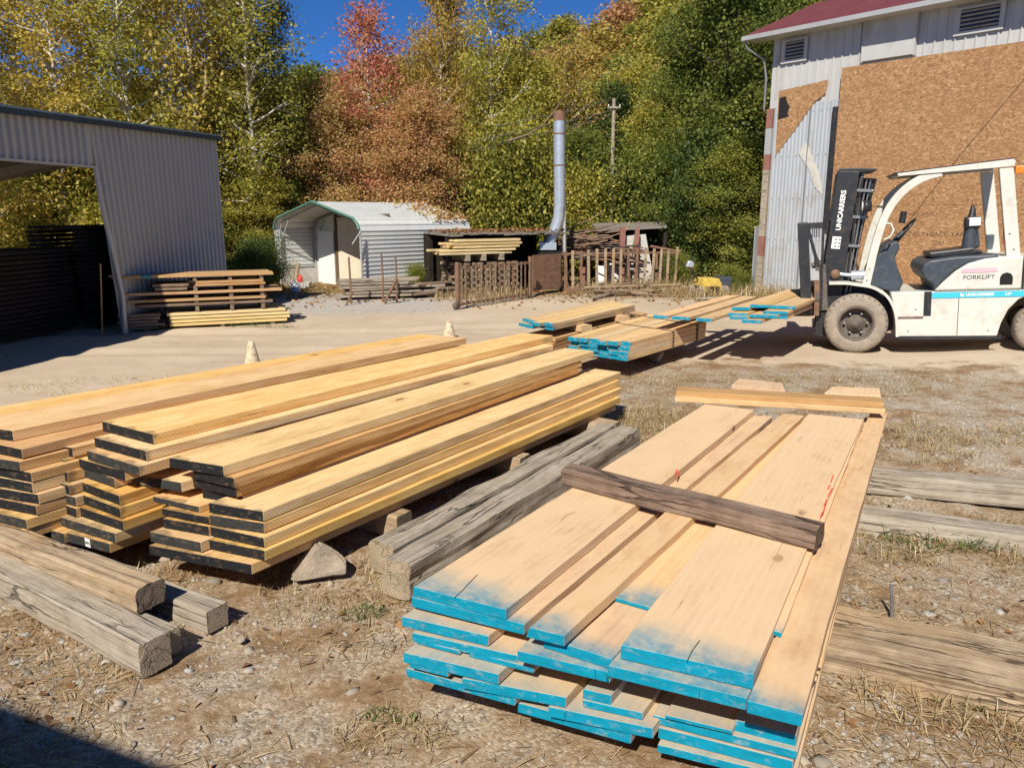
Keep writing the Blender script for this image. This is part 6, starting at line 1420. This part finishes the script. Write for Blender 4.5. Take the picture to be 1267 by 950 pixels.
for y in (-.14,-WD+.14): m = MB(); m.prism([(.30,.50),(.42,.50),(.42,1.04),(.34,1.04)], y+.02, y-.02, 'y'); m.build('side_plate', M['rim'], cg)
# bolts, seams, pedals and hydraulic lines
m = MB()
for u, z in ((-.105,.84),(-.13,.97),(-1.55,1.13),(-1.50,1.30),(-1.44,2.02),(-.62,.50),(-.55,.25),(-1.35,.25),(-1.60,.66)):
    m.lathe([(0,0),(.011,0),(.011,.008),(0,.009)], 6, M=Matrix(((1,0,0,u),(0,0,1,-.06 if z>.8 else -.03),(0,-1,0,z),(0,0,0,1))) @ Matrix.Rotation(math.pi, 4, 'X'))
fp('bolt', m, SK)
m = MB(); m.box((-1.655,-.0205,.70),(-1.648,-.014,1.06)); m.box((-1.05,-.0295,.20),(-1.044,-.0265,.62)); m.box((-1.64,-.0212,.700),(-.80,-.0185,.706)); fp('panel_seam', m, SK)
m = MB()
for i in range(3): m.tube([(.02,-.24-i*.03,.80),(-.02,-.25-i*.03,.98),(.06,-.26-i*.02,1.15),(.14,-.26-i*.02,1.35)], .011, 6)
fp('hydraulic_hose', m, SK)
m = MB(); m.prism([(.36,1.46),(.58,1.46),(.62,1.53),(.38,1.53)], -.055, -.095, 'y'); m.prism([(.56,1.46),(.52,1.46),(.40,1.02),(.44,1.02)], -.055, -.085, 'y'); m.prism([(.36,1.46),(.39,1.46),(.40,.50),(.37,.50)], -.055, -.085, 'y'); m.build('side_gusset', SK, cg)
for k in range(6): m = MB(); m.box((.415+k*.024,-.10,1.36),(.425+k*.024,-.09,1.46)); m.build('comb_tooth', SK, cg)
m = MB(); m.prism([(.41,.86),(.51,.86),(.52,1.0),(.41,1.0)], -.07, -.10, 'y'); m.build('white_plate', M['pale_trim'], cg)
m = MB(); m.prism([(.40,.44),(.455,.44),(.46,.84),(.50,.88),(.50,.93),(.40,.93)], -.075, -.12, 'y'); m.build('fork_shank', M['rust'], cg)
# lettering on the body
text_mesh('lettering', 'FORKLIFT', .062, M['plastic_dark'], frame((-1.23,-.0175,.845), (-1,0,0), (0,0,1)), cowl, .0008, 'CENTER', .0, 1.15)
text_mesh('lettering', 'By UNICARRIERS', .042, M['white_text'], frame((-1.22,-.0215,.655), (-1,0,0), (0,0,1)), ch, .0008, 'CENTER', .0014, 1.05)
text_mesh('lettering', '2.5T', .034, M['white_text'], frame((-1.52,-.0215,.655), (-1,0,0), (0,0,1)), ch, .0008, 'CENTER', .001, 1.0)

# ------------------------------------------------------------------ the load on the forks
def fkw(u, y, z): 
    return fk.location + rotm @ Vector((u, y, z))
LB_ = 33.0
def load_px(quad, z, th, lab, grp, L=2.5, mat=None):
    board_px(quad, z, th, mat or TF, lab, grp, brg=LB_, L=L, seg=6)
for i, (a, b) in enumerate((((808,390),(827,390.5)),((831,391.5),(853,392.5)),((861,393.5),(881,394.5)))):
    load_px([a, b], .535, .035, ['cyan-ended board lying apart on the fork tips, farthest from the forklift','cyan-ended board lying apart on the forks, middle of three','cyan-ended board lying apart on the forks, closest to the main load'][i], 'three spread boards on the forks')
gl = 'boards of the main load on the forks'
for (a, b, z, lab) in (((905,380),(928,380),.60,'board with cyan end at the upper left of the fork load'),((928,377),(952,377.5),.625,'top board with cyan end in the middle of the fork load'),((953,378),(984,379),.62,'top board with cyan end at the right of the fork load'),
    ((900,387),(925,388),.555,'board with cyan end jutting out left in the fork load'),((927,389),(962,390),.55,'wide board with cyan end at half height of the fork load'),((944,385),(975,386),.58,'board with bright cyan end below the shadow gap of the fork load'),((950,390.5),(974,391),.535,'board with cyan end, lower right of the fork load'),((903,391),(925,392),.53,'dark shaded board with cyan end, lower left of the fork load'),((918,395.5),(942,396.5),.505,'lowest board with cyan end hanging below the fork load')):
    load_px([a, b], z, .034, lab, gl, L=2.45)
for i, s in enumerate((.8, 1.7)):
    a = at(812,392,.465) + bearing(LB_)*s; b = at(975,392,.465) + bearing(LB_)*s
    timber(Vector((a.x,a.y,.462)), Vector((b.x,b.y,.462)), .08, .036, M['dark_lumber'], ['dark spacer stick under the fork load, nearer end','dark spacer stick under the fork load, farther end'][i], 'sticker', 'spacer_stick', seed=120+i, rough=.001, round_=.005)

# ------------------------------------------------------------------ shed behind the viewpoint whose shadow falls into the near left corner
a = at(0, 868); b = at(212, 948); hh = 3.2
k = hh/math.tan(R(SUN_E)); off = bearing(SUN_B)*k
A = a + off; B = b + off; d = (B-A).normalized(); A = A - d*5; 
nrm = Vector((d.y, -d.x, 0)); nrm = nrm if nrm.y < 0 else -nrm
B = B + d*.05
sb = thing('storage_shed', 'plain grey metal shed behind the viewpoint, casting the dark corner shadow', 'shed', A, math.atan2(d.y, d.x))
Ls = (B-A).length; sgn = -1
v, f = ribbed(Ls, hh, hh, .2, .02, 0, 0); m = MB(); m.add(v, f); m.box((0,-3.0,0),(Ls,-.03,hh-.04)); m.build('wall', M['grey_siding'], sb)
m = MB(); m.add([(-.1,-3.1,hh+.3),(Ls,-3.1,hh+.3),(Ls,.0,hh),(-.1,.0,hh)], [(0,1,2,3)]); solid(m.build('roof', M['tin_roof'], sb), .05)
